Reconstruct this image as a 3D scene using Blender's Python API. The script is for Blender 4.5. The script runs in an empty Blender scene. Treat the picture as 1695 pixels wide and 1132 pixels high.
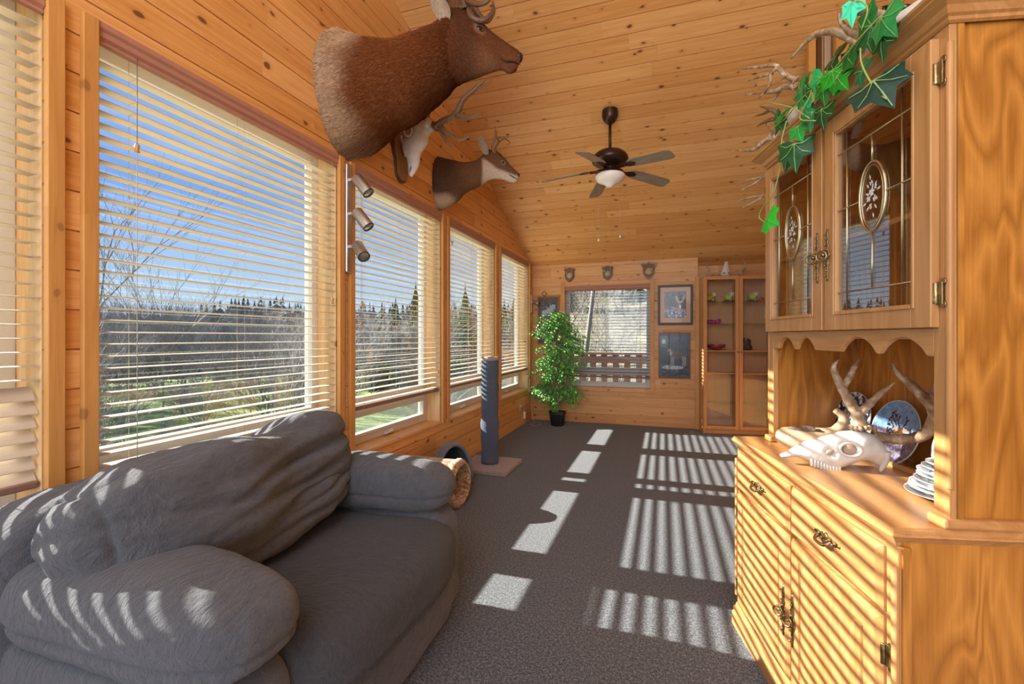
import bpy, bmesh, math, random
from mathutils import Vector, Matrix, noise
R = math.radians
rng = random.Random(7)
sc = bpy.context.scene
COL = sc.collection

# ------------------------------------------------------------------ camera, sky, sun, lights, exposure
H_EYE = 1.24
cam = bpy.data.cameras.new('camera')
cam.sensor_width = 36.0
cam.lens = 750.0 / 1695.0 * 36.0
cam.shift_y = -8.0 / 1695.0
cam.clip_start = 0.02
cam.clip_end = 600
cam_ob = bpy.data.objects.new('camera', cam)
cam_ob.location = (0, 0, H_EYE)
cam_ob.rotation_euler = (R(90), 0, math.atan(250.5 / 750))
COL.objects.link(cam_ob)
sc.camera = cam_ob

sc.view_settings.view_transform = 'Standard'
sc.view_settings.look = 'None'
sc.view_settings.gamma = 1.0
sc.view_settings.use_curve_mapping = False
sc.view_settings.exposure = 0.10
sc.cycles.use_denoising = True
sc.cycles.max_bounces = 8
sc.cycles.diffuse_bounces = 5
sc.cycles.glossy_bounces = 4
sc.cycles.transparent_max_bounces = 24
sc.cycles.sample_clamp_indirect = 6.0

SUN_EL = math.atan(0.476)
sun = bpy.data.lights.new('sun', 'SUN')
sun.energy = 24.0
sun.color = (1.0, 0.93, 0.86)
sun.angle = R(0.6)
sun_ob = bpy.data.objects.new('sun', sun)
sun_ob.rotation_euler = Vector((1.0, 0.02, -0.476)).to_track_quat('-Z', 'Y').to_euler()
COL.objects.link(sun_ob)

world = bpy.data.worlds.new('sky')
sc.world = world
world.use_nodes = True
wt = world.node_tree
wt.nodes.clear()
w_out = wt.nodes.new('ShaderNodeOutputWorld')
w_bg = wt.nodes.new('ShaderNodeBackground')
w_tc = wt.nodes.new('ShaderNodeTexCoord')
w_sep = wt.nodes.new('ShaderNodeSeparateXYZ')
w_rmp = wt.nodes.new('ShaderNodeValToRGB')
w_noi = wt.nodes.new('ShaderNodeTexNoise')
w_cr = wt.nodes.new('ShaderNodeValToRGB')
w_mix = wt.nodes.new('ShaderNodeMix')
w_mix.data_type = 'RGBA'
w_noi.inputs['Scale'].default_value = 2.2
w_noi.inputs['Detail'].default_value = 6
w_map = wt.nodes.new('ShaderNodeMapping')
w_map.inputs['Scale'].default_value = (1, 1, 4)
e = w_rmp.color_ramp.elements
e[0].position = 0.0; e[0].color = (0.70, 0.83, 0.97, 1)
e[1].position = 0.62; e[1].color = (0.14, 0.29, 0.72, 1)
e.new(0.10).color = (0.50, 0.70, 0.97, 1)
e.new(0.26).color = (0.22, 0.42, 0.90, 1)
w_cr.color_ramp.elements[0].position = 0.52
w_cr.color_ramp.elements[1].position = 0.75
w_cr.color_ramp.elements[1].color = (0.5, 0.5, 0.5, 1)
w_mix.inputs['B'].default_value = (0.85, 0.9, 1.0, 1)
L = wt.links.new
L(w_tc.outputs['Generated'], w_sep.inputs[0])
L(w_sep.outputs['Z'], w_rmp.inputs[0])
L(w_tc.outputs['Generated'], w_map.inputs[0])
L(w_map.outputs[0], w_noi.inputs['Vector'])
L(w_noi.outputs[0], w_cr.inputs[0])
L(w_cr.outputs[0], w_mix.inputs['Factor'])
L(w_rmp.outputs[0], w_mix.inputs['A'])
L(w_mix.outputs['Result'], w_bg.inputs[0])
w_bg.inputs[1].default_value = 1.0
L(w_bg.outputs[0], w_out.inputs[0])

def area_light(name, loc, target, sx, sy, power, col):
    d = bpy.data.lights.new(name, 'AREA')
    d.shape = 'RECTANGLE'; d.size = sx; d.size_y = sy
    d.energy = power; d.color = col
    o = bpy.data.objects.new(name, d)
    o.location = loc
    o.rotation_euler = (Vector(target) - Vector(loc)).to_track_quat('-Z', 'Y').to_euler()
    COL.objects.link(o)
    return o
# two unseen fill lights added behind the camera to brighten the room
area_light('rear_fill', (-0.2, -2.6, 2.0), (-0.2, 4.0, 1.7), 3.2, 2.6, 105, (0.97, 0.97, 1.0))
area_light('upper_rear_fill', (-0.3, -1.0, 3.6), (-0.4, 1.2, 1.6), 1.6, 1.6, 40, (1.0, 0.95, 0.86))

# ------------------------------------------------------------------ material helpers
class G:
    def __init__(s, name):
        s.m = bpy.data.materials.new(name)
        s.m.use_nodes = True
        s.t = s.m.node_tree
        s.t.nodes.clear()
        s.out = s.t.nodes.new('ShaderNodeOutputMaterial')
    def n(s, ty, props=None, **inp):
        nd = s.t.nodes.new('ShaderNode' + ty)
        for k, v in (props or {}).items():
            setattr(nd, k, v)
        for k, v in inp.items():
            k = k.replace('_', ' ')
            if k.isdigit():
                k = int(k)
            s.put(nd.inputs[k], v)
        return nd
    def put(s, sock, v):
        if hasattr(v, 'links') or hasattr(v, 'is_linked'):
            s.t.links.new(v, sock)
        elif isinstance(v, (tuple, list)) and sock.type == 'RGBA' and len(v) == 3:
            sock.default_value = (*v, 1)
        else:
            sock.default_value = v
    def M(s, op, a, b=0.0, c=0.0):
        nd = s.t.nodes.new('ShaderNodeMath'); nd.operation = op
        s.put(nd.inputs[0], a); s.put(nd.inputs[1], b); s.put(nd.inputs[2], c)
        return nd.outputs[0]
    def obj(s):
        return s.n('TexCoord').outputs['Object']
    def xyz(s, v):
        nd = s.n('SeparateXYZ'); s.put(nd.inputs[0], v)
        return nd.outputs
    def vec(s, x, y, z):
        nd = s.n('CombineXYZ')
        for i, q in enumerate((x, y, z)): s.put(nd.inputs[i], q)
        return nd.outputs[0]
    def dot(s, v, w):
        nd = s.n('VectorMath', {'operation': 'DOT_PRODUCT'})
        s.put(nd.inputs[0], v); s.put(nd.inputs[1], w)
        return nd.outputs['Value']
    def scl(s, v, k):
        nd = s.n('VectorMath', {'operation': 'MULTIPLY'})
        s.put(nd.inputs[0], v); s.put(nd.inputs[1], k)
        return nd.outputs[0]
    def noise(s, v, scale, detail=3, rough=0.5, dist=0.0):
        nd = s.n('TexNoise', Scale=scale, Detail=detail, Roughness=rough, Distortion=dist)
        if v is not None: s.put(nd.inputs['Vector'], v)
        return nd.outputs[0]
    def ramp(s, f, stops):
        nd = s.n('ValToRGB'); s.put(nd.inputs[0], f)
        el = nd.color_ramp.elements
        while len(el) < len(stops): el.new(0.5)
        for q, (p, c) in zip(el, stops):
            q.position = p; q.color = (*c, 1) if len(c) == 3 else c
        return nd.outputs[0]
    def mix(s, f, a, b, mode='MIX'):
        nd = s.n('Mix', {'data_type': 'RGBA', 'blend_type': mode})
        s.put(nd.inputs['Factor'], f); s.put(nd.inputs['A'], a); s.put(nd.inputs['B'], b)
        return nd.outputs['Result']
    def bump(s, h, strength=0.3, dist=0.01):
        return s.n('Bump', Height=h, Strength=strength, Distance=dist).outputs[0]
    def bsdf(s, col, rough=0.5, normal=None, **k):
        p = s.n('BsdfPrincipled', **k)
        s.put(p.inputs['Base Color'], col); s.put(p.inputs['Roughness'], rough)
        if normal is not None: s.put(p.inputs['Normal'], normal)
        s.t.links.new(p.outputs[0], s.out.inputs[0])
        return s.m
    def fin(s, shader):
        s.t.links.new(shader, s.out.inputs[0]); return s.m

def plain(name, col, rough=0.5, metal=0.0, nscale=0, nstr=0.1, var=0.0, **k):
    g = G(name)
    c = col; nb = None
    if nscale:
        f = g.noise(g.obj(), nscale, 3)
        nb = g.bump(f, nstr, 0.004)
        if var:
            c = g.mix(f, tuple(x * (1 - var) for x in col), tuple(min(1, x * (1 + var)) for x in col))
    return g.bsdf(c, rough, nb, Metallic=metal, **k)

def ramp01(g, x, lo, hi):
    nd = g.n('MapRange', {'clamp': True}); g.put(nd.inputs[0], x)
    nd.inputs[1].default_value = lo; nd.inputs[2].default_value = hi
    return nd.outputs[0]

def pine(name, A, B, pitch, off=0.0, light=(0.80, 0.46, 0.19), dark=(0.60, 0.27, 0.075), knot=1.0, rough=0.42):
    g = G(name)
    P = g.obj()
    a = g.dot(P, A); b = g.M('ADD', g.dot(P, B), off)
    row = g.M('FLOOR', g.M('DIVIDE', b, pitch))
    w1 = g.n('TexWhiteNoise', {'noise_dimensions': '1D'}, W=row).outputs[0]
    seg = g.M('FLOOR', g.M('DIVIDE', g.M('ADD', a, g.M('MULTIPLY', w1, 9.0)), 2.3))
    w2 = g.n('TexWhiteNoise', {'noise_dimensions': '2D'}, Vector=g.vec(row, seg, 0.0)).outputs[0]
    off2 = g.M('MULTIPLY', w2, 43.0)
    grain = g.noise(g.vec(g.M('MULTIPLY', a, 1.3), g.M('MULTIPLY', b, 26.0), off2), 1.6, 4, 0.6, 0.6)
    fine = g.noise(g.vec(g.M('MULTIPLY', a, 5), g.M('MULTIPLY', b, 210.0), off2), 1.0, 2)
    f = g.M('ADD', g.M('MULTIPLY', grain, 0.75), g.M('MULTIPLY', fine, 0.25))
    f = g.M('ADD', f, g.M('MULTIPLY', g.M('SUBTRACT', w2, 0.5), 0.34))
    col = g.ramp(f, [(0.28, dark), (0.5, tuple((x + y) / 2 for x, y in zip(light, dark))), (0.72, light)])
    wob = g.noise(g.vec(a, b, off2), 9, 2)
    kv = g.vec(g.M('ADD', g.M('MULTIPLY', a, 4.6), off2), g.M('ADD', g.M('MULTIPLY', b, 7.5), g.M('MULTIPLY', wob, 0.35)), 0.0)
    vo = g.n('TexVoronoi', {'voronoi_dimensions': '2D'}, Vector=kv, Scale=1.0)
    d = vo.outputs['Distance']
    sz = g.M('MULTIPLY', g.M('SUBTRACT', g.xyz(vo.outputs['Color'])[0], 0.35), 0.16)
    k = g.M('SUBTRACT', sz, d)
    core = g.M('MULTIPLY', ramp01(g, k, -0.012, 0.025), knot * 0.85)
    halo = g.M('MULTIPLY', ramp01(g, k, -0.13, 0.02), knot * 0.35)
    col = g.mix(halo, col, (0.42, 0.16, 0.045))
    col = g.mix(core, col, (0.13, 0.04, 0.014))
    return g.bsdf(col, rough, g.bump(f, 0.12, 0.003), Specular_IOR_Level=0.35)

def oak(name, along, light=(0.72, 0.36, 0.11), dark=(0.40, 0.15, 0.028), scale=1.0, rough=0.32, contrast=1.0):
    """along: 0,1,2 = local axis the grain runs along"""
    g = G(name)
    P = g.obj()
    k = [9.0 * scale] * 3; k[along] = (1.9 if contrast > 1.2 else 0.95) * scale
    q = g.scl(P, tuple(k))
    n1 = g.noise(q, 1.0, 2, 0.5, 0.7)
    rings = g.M('FRACT', g.M('MULTIPLY', n1, 7.0))
    rings = g.M('ABSOLUTE', g.M('SUBTRACT', g.M('MULTIPLY', rings, 2.0), 1.0))
    k2 = [210.0] * 3; k2[along] = 7.0
    pores = g.noise(g.scl(P, tuple(k2)), 1.0, 3, 0.7)
    f = g.M('ADD', g.M('MULTIPLY', rings, 0.30 * contrast), g.M('MULTIPLY', pores, 0.50))
    f = g.M('ADD', f, g.M('MULTIPLY', g.noise(g.scl(P, (2.5, 2.5, 1.2)), 1.0, 2), 0.35 * contrast))
    col = g.ramp(f, [(0.25, light), (0.62, tuple(x * 0.5 + y * 0.5 for x, y in zip(light, dark))), (1.0, dark)])
    return g.bsdf(col, rough, g.bump(pores, 0.08, 0.002), Specular_IOR_Level=0.5)

def glass(name, tint=(1, 1, 1), ior=1.5, haze=0.0, hazecol=(0.8, 0.9, 0.85)):
    g = G(name)
    bf = g.n('NewGeometry').outputs['Backfacing']
    fr = g.n('Fresnel', IOR=g.M('ADD', ior, g.M('MULTIPLY', bf, 1.0 / ior - ior))).outputs[0]
    tr = g.n('BsdfTransparent', Color=tint).outputs[0]
    gl = g.n('BsdfGlossy', Color=(1, 1, 1), Roughness=0.0).outputs[0]
    mx = g.n('MixShader'); g.put(mx.inputs[0], fr); g.put(mx.inputs[1], tr); g.put(mx.inputs[2], gl)
    o = mx.outputs[0]
    if haze:
        df = g.n('BsdfTranslucent', Color=hazecol).outputs[0]
        dd = g.n('BsdfDiffuse', Color=hazecol).outputs[0]
        ms = g.n('MixShader'); g.put(ms.inputs[0], 0.5); g.put(ms.inputs[1], df); g.put(ms.inputs[2], dd)
        m2 = g.n('MixShader'); g.put(m2.inputs[0], haze); g.put(m2.inputs[1], o); g.put(m2.inputs[2], ms.outputs[0])
        o = m2.outputs[0]
    return g.fin(o)

def plush(name, col, scale=1.0, bumpk=0.5, sheen=0.6, axis=(60, 22, 40)):
    g = G(name)
    P = g.obj()
    w = g.noise(P, 5 * scale, 2)
    q = g.n('VectorMath', {'operation': 'ADD'}); g.put(q.inputs[0], P)
    g.put(q.inputs[1], g.scl(g.vec(w, w, w), (0.12, 0.12, 0.12)))
    rib = g.noise(g.scl(q.outputs[0], axis), 1.4 * scale, 3, 0.55, 0.4)
    fine = g.noise(P, 320 * scale, 2, 0.7)
    h = g.M('ADD', g.M('MULTIPLY', rib, 0.8), g.M('MULTIPLY', fine, 0.35))
    c = g.mix(ramp01(g, h, 0.35, 0.85), tuple(x * 0.72 for x in col), tuple(min(1, x * 1.3) for x in col))
    big = g.noise(P, 3.5, 2)
    c = g.mix(g.M('MULTIPLY', big, 0.35), c, tuple(x * 1.5 for x in col))
    return g.bsdf(c, 0.95, g.bump(h, bumpk, 0.012), Sheen_Weight=sheen, Sheen_Roughness=0.5, Specular_IOR_Level=0.1)

# ------------------------------------------------------------------ object helpers
def link(o, parent=None):
    COL.objects.link(o)
    if parent is not None: o.parent = parent
    return o
def thing(name, label, cat, loc=(0, 0, 0), rz=0.0, group=None):
    o = bpy.data.objects.new(name, None)
    o.empty_display_size = 0.05
    o.location = loc; o.rotation_euler = (0, 0, rz)
    o['label'] = label; o['category'] = cat
    if group: o['group'] = group
    return link(o)
def tag(o, label, cat, group=None, kind=None):
    o['label'] = label; o['category'] = cat
    if group: o['group'] = group
    if kind: o['kind'] = kind
    return o
def mesh(name, bm, mat, parent=None, smooth=False, loc=None, bevel=0.0, label=None, auto=None):
    me = bpy.data.meshes.new(name)
    bmesh.ops.recalc_face_normals(bm, faces=bm.faces)
    bm.to_mesh(me); bm.free()
    mats = mat if isinstance(mat, (list, tuple)) else [mat]
    for m in mats: me.materials.append(m)
    o = bpy.data.objects.new(name, me)
    if loc is not None: o.location = loc
    link(o, parent)
    if smooth:
        me.polygons.foreach_set('use_smooth', [True] * len(me.polygons))
    if auto:
        me.polygons.foreach_set('use_smooth', [True] * len(me.polygons))
        me.set_sharp_from_angle(angle=R(auto))
    if bevel:
        b = o.modifiers.new('bevel', 'BEVEL'); b.width = bevel; b.segments = 2; b.limit_method = 'ANGLE'; b.angle_limit = R(40)
    if label: o['label'] = label
    return o
def struct(o):
    o['kind'] = 'structure'; return o
def place(o, x, y, z):
    """move a world-space mesh's origin to its base point"""
    v = Vector((x, y, z)); o.data.transform(Matrix.Translation(-v)); o.location = v; return o
def box(bm, x0, x1, y0, y1, z0, z1, mi=0, mtx=None):
    vs = [Vector((x, y, z)) for x in (x0, x1) for y in (y0, y1) for z in (z0, z1)]
    if mtx is not None: vs = [mtx @ v for v in vs]
    v = [bm.verts.new(p) for p in vs]
    for q in ((0, 1, 3, 2), (4, 6, 7, 5), (0, 4, 5, 1), (2, 3, 7, 6), (0, 2, 6, 4), (1, 5, 7, 3)):
        f = bm.faces.new([v[i] for i in q]); f.material_index = mi
def smoothpath(pts, n=6):
    P = [Vector(p) for p in pts]
    if len(P) < 3: return [P[0].lerp(P[-1], i / n) for i in range(n + 1)]
    out = []
    for i in range(len(P) - 1):
        p0 = P[i - 1] if i else P[0] * 2 - P[1]
        p1, p2 = P[i], P[i + 1]
        p3 = P[i + 2] if i + 2 < len(P) else P[-1] * 2 - P[-2]
        for k in range(n):
            t = k / n
            out.append(0.5 * ((2 * p1) + (-p0 + p2) * t + (2 * p0 - 5 * p1 + 4 * p2 - p3) * t * t + (-p0 + 3 * p1 - 3 * p2 + p3) * t ** 3))
    out.append(P[-1])
    return out
def interp(vals, t):
    x = t * (len(vals) - 1); i = min(int(x), len(vals) - 2); f = x - i
    return vals[i] * (1 - f) + vals[i + 1] * f
def tube(bm, pts, rad, seg=8, n=6, mi=0, straight=False, flat=1.0, rough=0.0, closed=False):
    P = [Vector(p) for p in pts] if straight else smoothpath(pts, n)
    rad = rad if isinstance(rad, (list, tuple)) else [rad, rad]
    N = len(P)
    T = (P[1] - P[0]).normalized()
    up = Vector((0, 0, 1)) if abs(T.z) < 0.9 else Vector((1, 0, 0))
    nrm = T.cross(up).normalized()
    rings = []
    for i, p in enumerate(P):
        T = (P[min(i + 1, N - 1)] - P[max(i - 1, 0)]).normalized()
        nrm = (nrm - T * nrm.dot(T)).normalized()
        bn = T.cross(nrm)
        r = interp(rad, i / (N - 1))
        if rough: r *= 1 + rough * noise.noise(p * 60)
        rings.append([bm.verts.new(p + (nrm * math.cos(2 * math.pi * k / seg) + bn * math.sin(2 * math.pi * k / seg) * flat) * r) for k in range(seg)])
    for a, b in zip(rings, rings[1:]):
        for k in range(seg):
            f = bm.faces.new((a[k], a[(k + 1) % seg], b[(k + 1) % seg], b[k])); f.material_index = mi; f.smooth = True
    if closed:
        a, b = rings[-1], rings[0]
        for k in range(seg):
            f = bm.faces.new((a[k], a[(k + 1) % seg], b[(k + 1) % seg], b[k])); f.material_index = mi; f.smooth = True
    else:
        for rr in (rings[0][::-1], rings[-1]):
            f = bm.faces.new(rr); f.material_index = mi
def ringtube(bm, c, ax, ay, r, seg=8, n=32, mi=0):
    """closed elliptical ring: centre c, semi-axis vectors ax, ay"""
    c, ax, ay = Vector(c), Vector(ax), Vector(ay)
    P = [c + ax * math.cos(2 * math.pi * i / n) + ay * math.sin(2 * math.pi * i / n) for i in range(n)]
    tube(bm, P, r, seg, straight=True, closed=True, mi=mi)
def lathe(bm, prof, c=(0, 0, 0), seg=32, mi=0, axis=None, cap=True):
    c = Vector(c)
    M = Matrix.Identity(3) if axis is None else Vector((0, 0, 1)).rotation_difference(Vector(axis)).to_matrix()
    rings = []
    for r, z in prof:
        r = max(r, 1e-4)
        rings.append([bm.verts.new(c + M @ Vector((r * math.cos(2 * math.pi * k / seg), r * math.sin(2 * math.pi * k / seg), z))) for k in range(seg)])
    for a, b in zip(rings, rings[1:]):
        for k in range(seg):
            f = bm.faces.new((a[k], a[(k + 1) % seg], b[(k + 1) % seg], b[k])); f.material_index = mi; f.smooth = True
    if cap:
        for rr in (rings[0][::-1], rings[-1]):
            f = bm.faces.new(rr); f.material_index = mi
def prism(bm, pts, d, mi=0):
    """polygon (list of 3D points) extruded by vector d"""
    a = [bm.verts.new(Vector(p)) for p in pts]; b = [bm.verts.new(Vector(p) + Vector(d)) for p in pts]
    fs = [bm.faces.new(a[::-1]), bm.faces.new(b)]
    n = len(a)
    for i in range(n): fs.append(bm.faces.new((a[i], a[(i + 1) % n], b[(i + 1) % n], b[i])))
    for f in fs: f.material_index = mi
def loft(bm, st, seg=28, sub=5, mi=0, expo=2.0, caps=True, bumpf=None):
    """st: list of (top point, bottom point, half width, lateral dir)"""
    tops = smoothpath([s[0] for s in st], sub); bots = smoothpath([s[1] for s in st], sub)
    lats = smoothpath([s[3] for s in st], sub)
    hw = smoothpath([(s[2], 0, 0) for s in st], sub)
    rings = []
    N = len(tops)
    for i in range(N):
        c = (tops[i] + bots[i]) / 2; h = (tops[i] - bots[i]) / 2; lat = lats[i].normalized() * hw[i].x
        ring = []
        for k in range(seg):
            th = 2 * math.pi * k / seg
            cs, sn = math.cos(th), math.sin(th)
            cs = math.copysign(abs(cs) ** (2 / expo), cs); sn = math.copysign(abs(sn) ** (2 / expo), sn)
            p = c + lat * cs + h * sn
            if bumpf: p = bumpf(p, i / (N - 1), th, c)
            ring.append(bm.verts.new(p))
        rings.append(ring)
    for a, b in zip(rings, rings[1:]):
        for k in range(seg):
            f = bm.faces.new((a[k], a[(k + 1) % seg], b[(k + 1) % seg], b[k])); f.material_index = mi; f.smooth = True
    if caps:
        for rr in (rings[0][::-1], rings[-1]):
            f = bm.faces.new(rr); f.material_index = mi; f.smooth = True
    return rings
def pillow(bm, c, half, p=3.2, res=26, rot=None, disp=None, mi=0):
    c = Vector(c); M = rot or Matrix.Identity(3)
    cache = {}
    def vert(i, j, k):
        key = (i, j, k)
        if key not in cache:
            q = Vector((i, j, k)) / res * 2 - Vector((1, 1, 1))
            nrm = (abs(q.x) ** p + abs(q.y) ** p + abs(q.z) ** p) ** (1 / p)
            q = q / nrm
            v = Vector((q.x * half[0], q.y * half[1], q.z * half[2]))
            if disp: v = disp(v, q)
            cache[key] = bm.verts.new(c + M @ v)
        return cache[key]
    for ax in range(3):
        for side in (0, res):
            for i in range(res):
                for j in range(res):
                    idx = []
                    for di, dj in ((0, 0), (1, 0), (1, 1), (0, 1)):
                        t = [0, 0, 0]; t[ax] = side; t[(ax + 1) % 3] = i + di; t[(ax + 2) % 3] = j + dj
                        idx.append(vert(*t))
                    f = bm.faces.new(idx); f.smooth = True; f.material_index = mi
def boards(bm, O, A, B, Nn, a0, a1, b0, b1, pitch, g=0.004, d=0.004, bulge=0.0, mi=0):
    O, A, B, Nn = (Vector(q) for q in (O, A, B, Nn))
    k = math.floor(b0 / pitch)
    while k * pitch < b1 - 1e-5:
        prof = [(0, -d), (g, -d), (g + 0.0006, 0), (pitch * 0.5, bulge), (pitch - 0.0006, 0), (pitch, -d)]
        pr = []
        for i in range(5):
            (x0, y0), (x1, y1) = prof[i], prof[i + 1]
            x0 += k * pitch; x1 += k * pitch
            lo, hi = max(x0, b0), min(x1, b1)
            if hi - lo < 1e-6: continue
            f0 = (lo - x0) / (x1 - x0); f1 = (hi - x0) / (x1 - x0)
            pr.append((lo, y0 + (y1 - y0) * f0, hi, y0 + (y1 - y0) * f1))
        for lo, yl, hi, yh in pr:
            vs = [bm.verts.new(O + A * a + B * b + Nn * y) for a, b, y in ((a0, lo, yl), (a1, lo, yl), (a1, hi, yh), (a0, hi, yh))]
            f = bm.faces.new(vs); f.material_index = mi
        k += 1
def up(px, py, n, d0):
    pass

# ------------------------------------------------------------------ materials
X3, Y3, Z3 = (1, 0, 0), (0, 1, 0), (0, 0, 1)
SL = 0.385                                    # ceiling slope
cs_ = 1 / math.sqrt(1 + SL * SL)
CB = Vector((0, -cs_, SL * cs_))              # up-slope unit vector
M_left = pine('pine_left_wall', Y3, Z3, 0.133, light=(0.80, 0.45, 0.17), dark=(0.60, 0.265, 0.065))
M_end = pine('pine_end_wall', X3, Z3, 0.133, light=(0.74, 0.42, 0.18), dark=(0.56, 0.26, 0.08))
M_ceil = pine('pine_ceiling', X3, tuple(CB), 0.133, off=0.0, light=(0.88, 0.52, 0.215), dark=(0.68, 0.33, 0.10))
M_trimv = pine('pine_trim_upright', Z3, Y3, 5.0, light=(0.66, 0.35, 0.11), dark=(0.50, 0.22, 0.05), knot=0.5)
M_trimh = pine('pine_trim_level', Y3, Z3, 5.0, light=(0.78, 0.44, 0.18), dark=(0.62, 0.30, 0.09), knot=0.3)
M_jamb = pine('pine_jamb', Z3, (0.5, 0.5, 0), 5.0, light=(0.80, 0.60, 0.36), dark=(0.62, 0.34, 0.12), knot=0.8)
M_vinyl = plain('window_vinyl', (0.62, 0.60, 0.57), 0.4)
M_glass = glass('window_glass', (0.97, 0.99, 0.98), 1.45)
M_glass2 = glass('screened_glass', (0.97, 0.99, 0.97), 1.45, 0.05, (0.60, 0.68, 0.60))
M_slat = pine('blind_slat_wood', X3, Z3, 50.0, light=(0.60, 0.53, 0.43), dark=(0.50, 0.42, 0.31), knot=0.0, rough=0.5)
M_slatd = plain('blind_slat_brown', (0.24, 0.14, 0.10), 0.5)
M_val = plain('valance_brown', (0.42, 0.20, 0.135), 0.5, nscale=30, nstr=0.05, var=0.12)
M_cord = plain('blind_cord', (0.55, 0.47, 0.38), 0.8)
M_tassel = plain('blind_tassel', (0.50, 0.27, 0.10), 0.4)
OKL, OKD = (0.58, 0.31, 0.12), (0.36, 0.15, 0.038)
M_oakz = oak('oak_upright', 2, OKL, OKD)
M_oaky = oak('oak_level', 1, OKL, OKD)
M_oakx = oak('oak_crosswise', 0, OKL, OKD)
M_oakp = oak('oak_side_panel', 2, light=(0.62, 0.27, 0.05), dark=(0.26, 0.085, 0.008), scale=0.9, contrast=1.25)
M_brass = plain('antique_brass', (0.33, 0.24, 0.12), 0.35, 1.0, nscale=90, nstr=0.4, var=0.4)
M_came = plain('brass_came', (0.62, 0.52, 0.33), 0.3, 1.0)
M_cglass = glass('cabinet_glass', (0.97, 0.96, 0.94), 2.1)
M_etch = plain('etched_glass', (0.72, 0.74, 0.74), 0.8)
M_bone = plain('bone', (0.62, 0.58, 0.52), 0.6, nscale=28, nstr=1.0, var=0.22)
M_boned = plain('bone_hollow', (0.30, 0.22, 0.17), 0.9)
def antler_mat():
    g = G('antler')
    P = g.obj()
    f = g.noise(g.scl(P, (30, 30, 30)), 1.2, 4, 0.6)
    c = g.ramp(f, [(0.3, (0.13, 0.075, 0.04)), (0.52, (0.36, 0.24, 0.14)), (0.72, (0.66, 0.54, 0.39))])
    return g.bsdf(c, 0.5, g.bump(f, 0.6, 0.004))
M_ant = antler_mat()
M_antd = plain('antler_dark', (0.16, 0.085, 0.045), 0.45, nscale=60, nstr=0.5, var=0.4)
M_tip = plain('antler_tip', (0.80, 0.66, 0.48), 0.4)
M_dwood = plain('dark_walnut', (0.10, 0.042, 0.02), 0.3, nscale=8, nstr=0.05, var=0.3)
M_mwood = plain('plaque_walnut', (0.24, 0.115, 0.045), 0.35, nscale=8, nstr=0.05, var=0.2)
M_bronze = plain('bronze_fan', (0.055, 0.028, 0.022), 0.32, 0.6)
M_blade = oak('grey_fan_blade', 0, light=(0.36, 0.31, 0.25), dark=(0.17, 0.14, 0.11), scale=1.6)
M_opal = plain('opal_glass', (0.93, 0.92, 0.90), 0.25)
M_steel = plain('brushed_nickel', (0.56, 0.54, 0.51), 0.34, 0.9)
M_black = plain('black', (0.02, 0.02, 0.02), 0.4)
M_white = plain('white_plastic', (0.75, 0.73, 0.70), 0.4)
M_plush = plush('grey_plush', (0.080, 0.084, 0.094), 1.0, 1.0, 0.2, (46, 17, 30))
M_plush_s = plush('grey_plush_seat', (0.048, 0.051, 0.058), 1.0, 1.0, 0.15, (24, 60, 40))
M_leafg = plain('ficus_leaf', (0.13, 0.40, 0.08), 0.38, nscale=14, nstr=0.0, var=0.55)
M_bark = plain('bark', (0.30, 0.22, 0.15), 0.85, nscale=40, nstr=0.4, var=0.3)

def carpet():
    g = G('carpet')
    P = g.obj()
    f = g.noise(P, 190, 2, 0.8)
    f2 = g.noise(P, 85, 2, 0.8)
    h = g.M('ADD', g.M('MULTIPLY', f, 0.6), g.M('MULTIPLY', f2, 0.4))
    c = g.ramp(h, [(0.40, (0.011, 0.015, 0.023)), (0.50, (0.060, 0.072, 0.089)), (0.60, (0.27, 0.285, 0.30))])
    big = g.noise(P, 1.1, 3)
    c = g.mix(g.M('MULTIPLY', big, 0.3), c, (0.070, 0.080, 0.095))
    return g.bsdf(c, 1.0, g.bump(h, 0.9, 0.008), Specular_IOR_Level=0.05, Sheen_Weight=0.25)
M_carpet = carpet()

# ------------------------------------------------------------------ room shell
UL, VE, VA, UR = -1.88, 6.58, 6.80, 1.42       # left wall, end wall, alcove wall, right wall
UG = -2.05                                    # glass plane of the left windows
Z0, Z1 = 0.49, 2.345                          # sill and head of the windows
OPEN = [(-0.36, 0.90), (1.04, 2.275), (2.42, 3.63), (3.775, 4.985), (5.17, 6.395)]
SOLID = [(-1.2, -0.36), (0.90, 1.04), (2.275, 2.42), (3.63, 3.775), (4.985, 5.17), (6.395, 6.62)]
def ceil_z(v): return 2.31 + SL * (VE - v)

bm = bmesh.new()
box(bm, -2.1, 1.5, -3.0, 6.9, -0.12, 0.0)
struct(mesh('floor', bm, M_carpet))

bm = bmesh.new()
for a0, a1, b0, b1 in [(-1.2, 6.6, 0.0, Z0 - 0.02), (-1.2, 6.6, Z1, 4.75)] + [(s[0], s[1], Z0 - 0.02, Z1) for s in SOLID]:
    boards(bm, (UL, 0, 0), Y3, Z3, X3, a0, a1, b0, b1, 0.133, 0.0045, 0.009)
    box(bm, -2.10, UL - 0.010, a0, a1, b0, b1, 1)
struct(mesh('wall_left', bm, [M_left, M_jamb]))

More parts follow.
